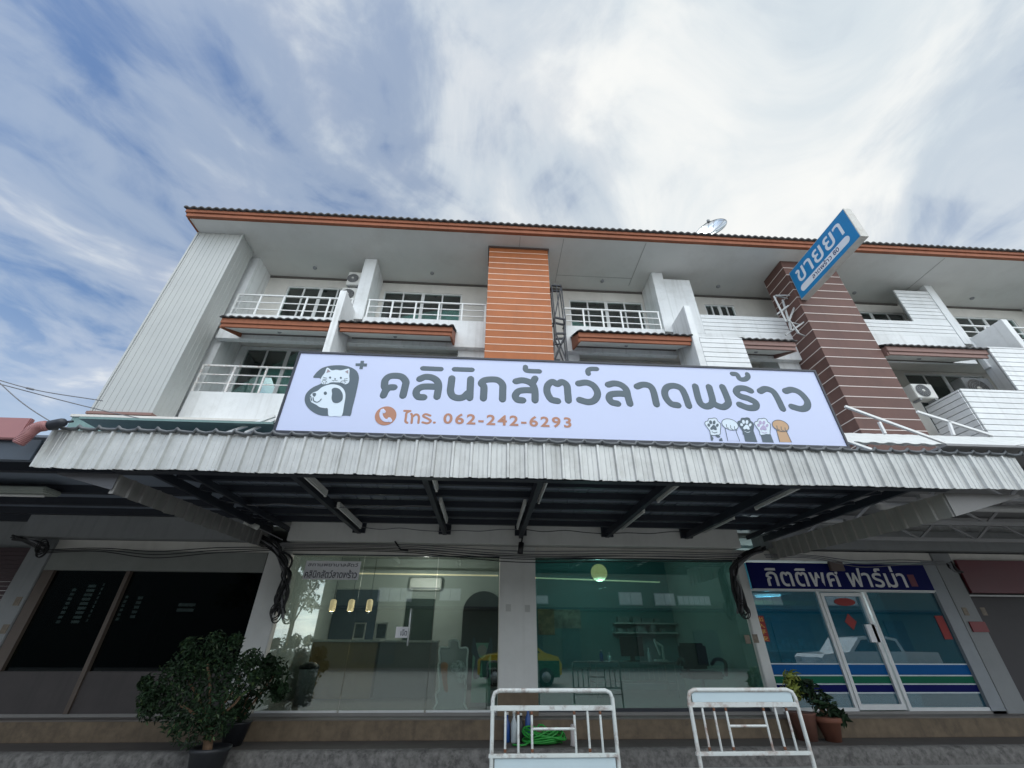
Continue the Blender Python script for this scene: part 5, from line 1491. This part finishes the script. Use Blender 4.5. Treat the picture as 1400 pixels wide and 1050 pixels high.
a = MB(); leaf_cloud(a, cl, 500, 0.038, 5); a.build('young_leaves', leaf_l, o)

o = empty('potted_shrub', (-3.55, 8.45, 0.19), 'dark leafy shrub in a black pot left of the clinic window', 'plant')
MB().lathe((-3.72, 8.4, 0.191), [(0.13, 0.0), (0.19, 0.26), (0.21, 0.28), (0.17, 0.28)], 16).build('pot', potblack, o)
a = MB()
for q in ((0.1, 0, 0.7), (0.35, 0.05, 0.6), (-0.15, 0, 0.5)): a.tube([(-3.72, 8.4, 0.45), (-3.72+q[0], 8.4+q[1], 0.45+q[2])], 0.014, 6)
a.build('stem', bark, o)
a = MB(); leaf_cloud(a, [((-3.6, 8.4, 0.85), 0.26), ((-3.35, 8.42, 1.08), 0.22), ((-3.75, 8.4, 0.62), 0.18), ((-3.22, 8.42, 0.85), 0.14), ((-3.5, 8.4, 1.22), 0.12)], 900, 0.055, 8); a.build('foliage', leaf_d, o)

o = empty('potted_plant', (5.60, 8.45, 0.19), 'broad leaved plant in a terracotta pot beside the pharmacy window', 'plant')
MB().lathe((5.68, 8.4, 0.191), [(0.11, 0.0), (0.17, 0.24), (0.20, 0.25), (0.20, 0.31), (0.16, 0.31)], 18).build('pot', terracotta, o)
a = MB(); leaf_cloud(a, [((5.72, 8.4, 0.62), 0.20), ((5.55, 8.4, 0.82), 0.18), ((5.9, 8.4, 0.5), 0.12), ((5.40, 8.45, 0.9), 0.12)], 330, 0.075, 12); a.build('foliage', leaf_d, o)
a = MB()
for q in ((-0.1, 0, 0.3), (-0.25, 0, 0.4), (0.1, 0, 0.2)): a.tube([(5.68, 8.4, 0.48), (5.68+q[0], 8.4, 0.48+q[2])], 0.012, 6)
a.build('stem', bark, o)
o = empty('potted_croton', (5.35, 8.5, 0.19), 'small yellow green plant in a brown pot behind the rusty barrier', 'plant')
MB().lathe((5.32, 8.5, 0.191), [(0.14, 0.0), (0.21, 0.34), (0.23, 0.36), (0.19, 0.36)], 18).build('pot', mat('brown_pot', (0.16, 0.07, 0.05), 0.7, 0.2, 8), o)
a = MB(); leaf_cloud(a, [((5.28, 8.5, 0.86), 0.16), ((5.34, 8.5, 1.02), 0.12)], 130, 0.08, 15, 0.35); a.build('foliage', leaf_y, o)
a = MB(); a.tube([(5.32, 8.5, 0.5), (5.32, 8.5, 0.9)], 0.014, 6); a.build('stem', bark, o)

# coiled hose, bottles and a post on the pavement by the pillar
o = MB(); r_ = random.Random(4)
P = []
for k in range(170):
    t = k*0.42; rr_ = 0.20+0.05*math.sin(k*0.37)+r_.uniform(-0.02, 0.02)
    P.append((1.0+rr_*1.35*math.cos(t), 8.30+rr_*0.7*math.sin(t), 0.215+0.20*(k/170)*(0.7+0.3*math.sin(k*0.9))))
P += [(0.75, 8.2, 0.24), (0.62, 8.15, 0.21), (0.5, 8.2, 0.21)]
tag(o.tube(smooth_path(P, 2), 0.014, 6).build('garden_hose', hose_m), 'bright green garden hose coiled on the pavement behind the barrier', 'hose')
for k, (xx, yy, hh, m_, lb) in enumerate(((0.42, 8.5, 0.34, bottle_b, 'leftmost dark blue bottle at the foot of the middle pillar'), (0.53, 8.45, 0.36, bottle_c, 'pale bottle between blue bottles at the foot of the middle pillar'), (0.64, 8.5, 0.33, black_m, 'black bottle at the foot of the middle pillar'), (0.76, 8.5, 0.42, bottle_b, 'tallest blue bottle at the foot of the middle pillar'))):
    o = empty('bottle', (xx, yy, 0.19), lb, 'bottle', 'bottles at the foot of the middle pillar')
    MB().lathe((xx, yy, 0.191), [(0.045, 0), (0.05, 0.02), (0.05, hh*0.66), (0.02, hh*0.86), (0.02, hh)], 12).build('body', m_, o)
    MB().lathe((xx, yy, 0.191+hh+0.001), [(0.024, 0), (0.024, 0.03)], 10).build('cap', white_pl, o)
tag(MB().lathe((1.42, 8.2, 0.191), [(0.05, 0), (0.045, 0.02), (0.032, 0.24), (0.02, 0.26)], 12).build('short_post', mat('pale_post', (0.42, 0.38, 0.37), 0.7, 0.15, 9)), 'short pale post on the pavement right of the green hose', 'post')
# waste bin seen behind the clinic glass at left
q = at(415, 950, Y=9.9)
o = empty('waste_bin', (q.x, 9.9, 0.5), 'dark slim waste bin inside the lower left clinic window', 'bin')
MB().lathe((q.x, 9.9, 0.5), [(0.15, 0.0), (0.17, 0.55), (0.18, 0.57)], 18).build('body', grey_pl, o)
MB().lathe((q.x, 9.9, 1.071), [(0.185, 0), (0.185, 0.04), (0.1, 0.10), (0.02, 0.11)], 18).build('lid', black_m, o)

# ------------------------------------------------------------------ across the street: what the shop glass mirrors
ob = empty('opposite_building', (0, -15, 0), 'pale building across the street mirrored in the shop glass', 'building')
MB().box(-11.3, 34, -16, -15, 0, 6.5).build('wall', oppo, ob)
rq = random.Random(21)
fm_ = mat('opposite_frame', (0.55, 0.58, 0.58), 0.4); pm_ = mat('opposite_pane', (0.85, 0.88, 0.88), 0.3)
for x0_, w_, z0_, h_, n_ in ((-7.5, 2.4, 3.8, 0.9, 3), (-3.2, 1.5, 3.9, 0.8, 2), (1.6, 2.9, 3.75, 0.55, 3), (9.6, 1.7, 3.72, 0.85, 2), (12.2, 1.5, 3.72, 0.8, 2), (13.9, 2.4, 3.75, 0.62, 6), (19.5, 2.2, 3.8, 0.8, 3), (25, 2.4, 3.8, 0.9, 3)):
    f_ = MB().box(x0_, x0_+w_, -14.98, -14.93, z0_, z0_+h_).build('window', fm_, ob)
    g = MB()
    for q in range(n_): g.box(x0_+0.06+q*(w_-0.06)/n_, x0_+(q+1)*(w_-0.06)/n_, -14.925, -14.915, z0_+0.06, z0_+h_-0.06)
    g.build('pane', pm_, f_)
for k in range(9):
    xx = -8+k*4.6+rq.uniform(-0.8, 0.8)
    MB().box(xx, xx+rq.uniform(1.2, 3.4), -14.98, -14.90, 0.2, rq.uniform(2.2, 2.9)).build('shutter', mat('opposite_shutter_%d' % (k % 3), ((0.10, 0.15, 0.15), (0.22, 0.24, 0.22), (0.07, 0.09, 0.11))[k % 3], 0.6, 0.2, 3), ob)
MB().box(-11.3, 34, -15, -12.6, 3.3, 3.42).build('awning', steel_dark, ob)
o2 = empty('opposite_house', (-32, -15, 0), 'dark house across the street mirrored in the left shop glass', 'building')
MB().box(-60, -15.5, -16, -15, 0, 7.5).build('wall', mat('opposite_dark_wall', (0.035, 0.05, 0.05), 0.8, 0.2, 1), o2)
lm_ = mat('mint_louvre', (0.55, 0.72, 0.66), 0.4, 0.4, 2)
for pa_, pb_, pt_, pq_ in ((80, 100, 802, 852), (106, 122, 797, 852), (118, 142, 795, 850), (154, 176, 812, 848), (176, 196, 813, 845), (240, 268, 822, 836)):
    P, Q = at(pa_, pq_, Y=33), at(pb_, pt_, Y=33)
    g = MB(); n_ = max(2, int((pt_-pq_)/-6))
    for q in range(n_):
        za_ = P.z+(Q.z-P.z)*q/n_; g.box(P.x, Q.x, -14.97, -14.93, za_, za_+(Q.z-P.z)/n_*0.6)
    g.build('louvre_window', lm_, o2)


def car(name, label, cx_, cy_, L_, prof, glass_prof, m, m2, wheel_x, zw=0.34, half=0.88, lamp=0.75):
    o = empty(name, (cx_, cy_, 0), label, 'car')
    P = [(cx_+x_, cy_-half, z_) for x_, z_ in prof]
    MB().prism(P, (0, 2*half, 0)).build('body', m, o)
    P = [(cx_+x_, cy_-half-0.004, z_) for x_, z_ in glass_prof]
    g = MB().prism(P, (0, 0.006, 0)); g.prism([p+Vector((0, 2*half+0.002, 0)) for p in map(Vector, P)], (0, 0.006, 0)); g.build('side_window', car_glass, o)
    for wx in wheel_x:
        for s in (-1, 1):
            w_ = MB().lathe((cx_+wx, cy_+s*(half-0.08), zw), [(zw, -0.11), (zw, 0.11)], 22, 'y').build('wheel', rubber, o)
            MB().lathe((cx_+wx, cy_+s*(half-0.08), zw), [(zw*0.6, -0.125), (zw*0.6, 0.125)], 16, 'y').build('rim', steel_m, w_)
    if m2: MB().prism([(cx_+x_, cy_-half-0.003, z_) for x_, z_ in ((-1.6, 0.3), (1.6, 0.3), (1.6, 0.86), (-1.6, 0.86))], (0, 2*half+0.006, 0)).build('lower_body', m2, o)
    x0_ = cx_+min(p[0] for p in prof)
    for s in (-1, 1): MB().box(x0_-0.02, x0_+0.12, cy_+s*0.62-0.16, cy_+s*0.62+0.16, lamp, lamp+0.16, 0.02).build('headlight', tube_white, o)
    return o


car('pickup_truck', 'white pickup truck across the road mirrored in the pharmacy glass', 16.6, -2.6, 5.2,
    [(-2.6, 0.45), (-2.6, 1.0), (-2.45, 1.12), (-1.35, 1.2), (-0.75, 1.72), (0.4, 1.78), (0.95, 1.68), (1.1, 1.22), (2.55, 1.2), (2.6, 0.5), (2.0, 0.38), (-2.0, 0.38)],
    [(-1.15, 1.22), (-0.66, 1.64), (0.35, 1.70), (0.85, 1.60), (0.95, 1.22)], car_white, None, (-1.65, 1.6), 0.40, 0.9, 0.85)
car('taxi', 'yellow and green taxi across the road mirrored behind the middle pillar', 1.5, -2.9, 4.5,
    [(-1.7, 0.4), (-1.7, 0.85), (-1.4, 1.02), (-0.9, 1.08), (-0.5, 1.42), (0.55, 1.44), (1.0, 1.14), (1.55, 1.0), (1.7, 0.75), (1.68, 0.4), (1.4, 0.3), (-1.4, 0.3)],
    [(-0.78, 1.10), (-0.44, 1.34), (0.52, 1.36), (0.85, 1.12)], car_yellow, car_green, (-1.0, 1.05), 0.31, 0.86, 0.7)
for tx_, ty_, h_, lb in ((-12.0, -12.5, 5.5, 'tree across the street mirrored at the left clinic glass'), (-14.6, -13, 6.5, 'taller tree across the street mirrored at the left edge of the clinic')):
    o = empty('street_tree', (tx_, ty_, 0), lb, 'tree', 'trees across the street')
    a = MB(); a.tube(smooth_path([(tx_, ty_, 0), (tx_+0.1, ty_, h_*0.4), (tx_, ty_, h_*0.7)], 4), 0.14, 8)
    for q in ((-1.2, 0, 0.8), (1.1, 0.2, 0.85), (0.2, -0.5, 0.95)): a.tube([(tx_+0.1, ty_, h_*0.42), (tx_+q[0], ty_+q[1], h_*q[2])], 0.05, 6)
    a.build('trunk', bark, o)
    r_ = random.Random(int(h_*10)); cs = [((tx_+r_.uniform(-1.5, 1.5), ty_+r_.uniform(-1, 1), h_*r_.uniform(0.5, 1.0)), r_.uniform(0.5, 0.9)) for _ in range(14)]
    a = MB(); leaf_cloud(a, cs, 2500, 0.14, 77); a.build('crown', leaf_d, o)
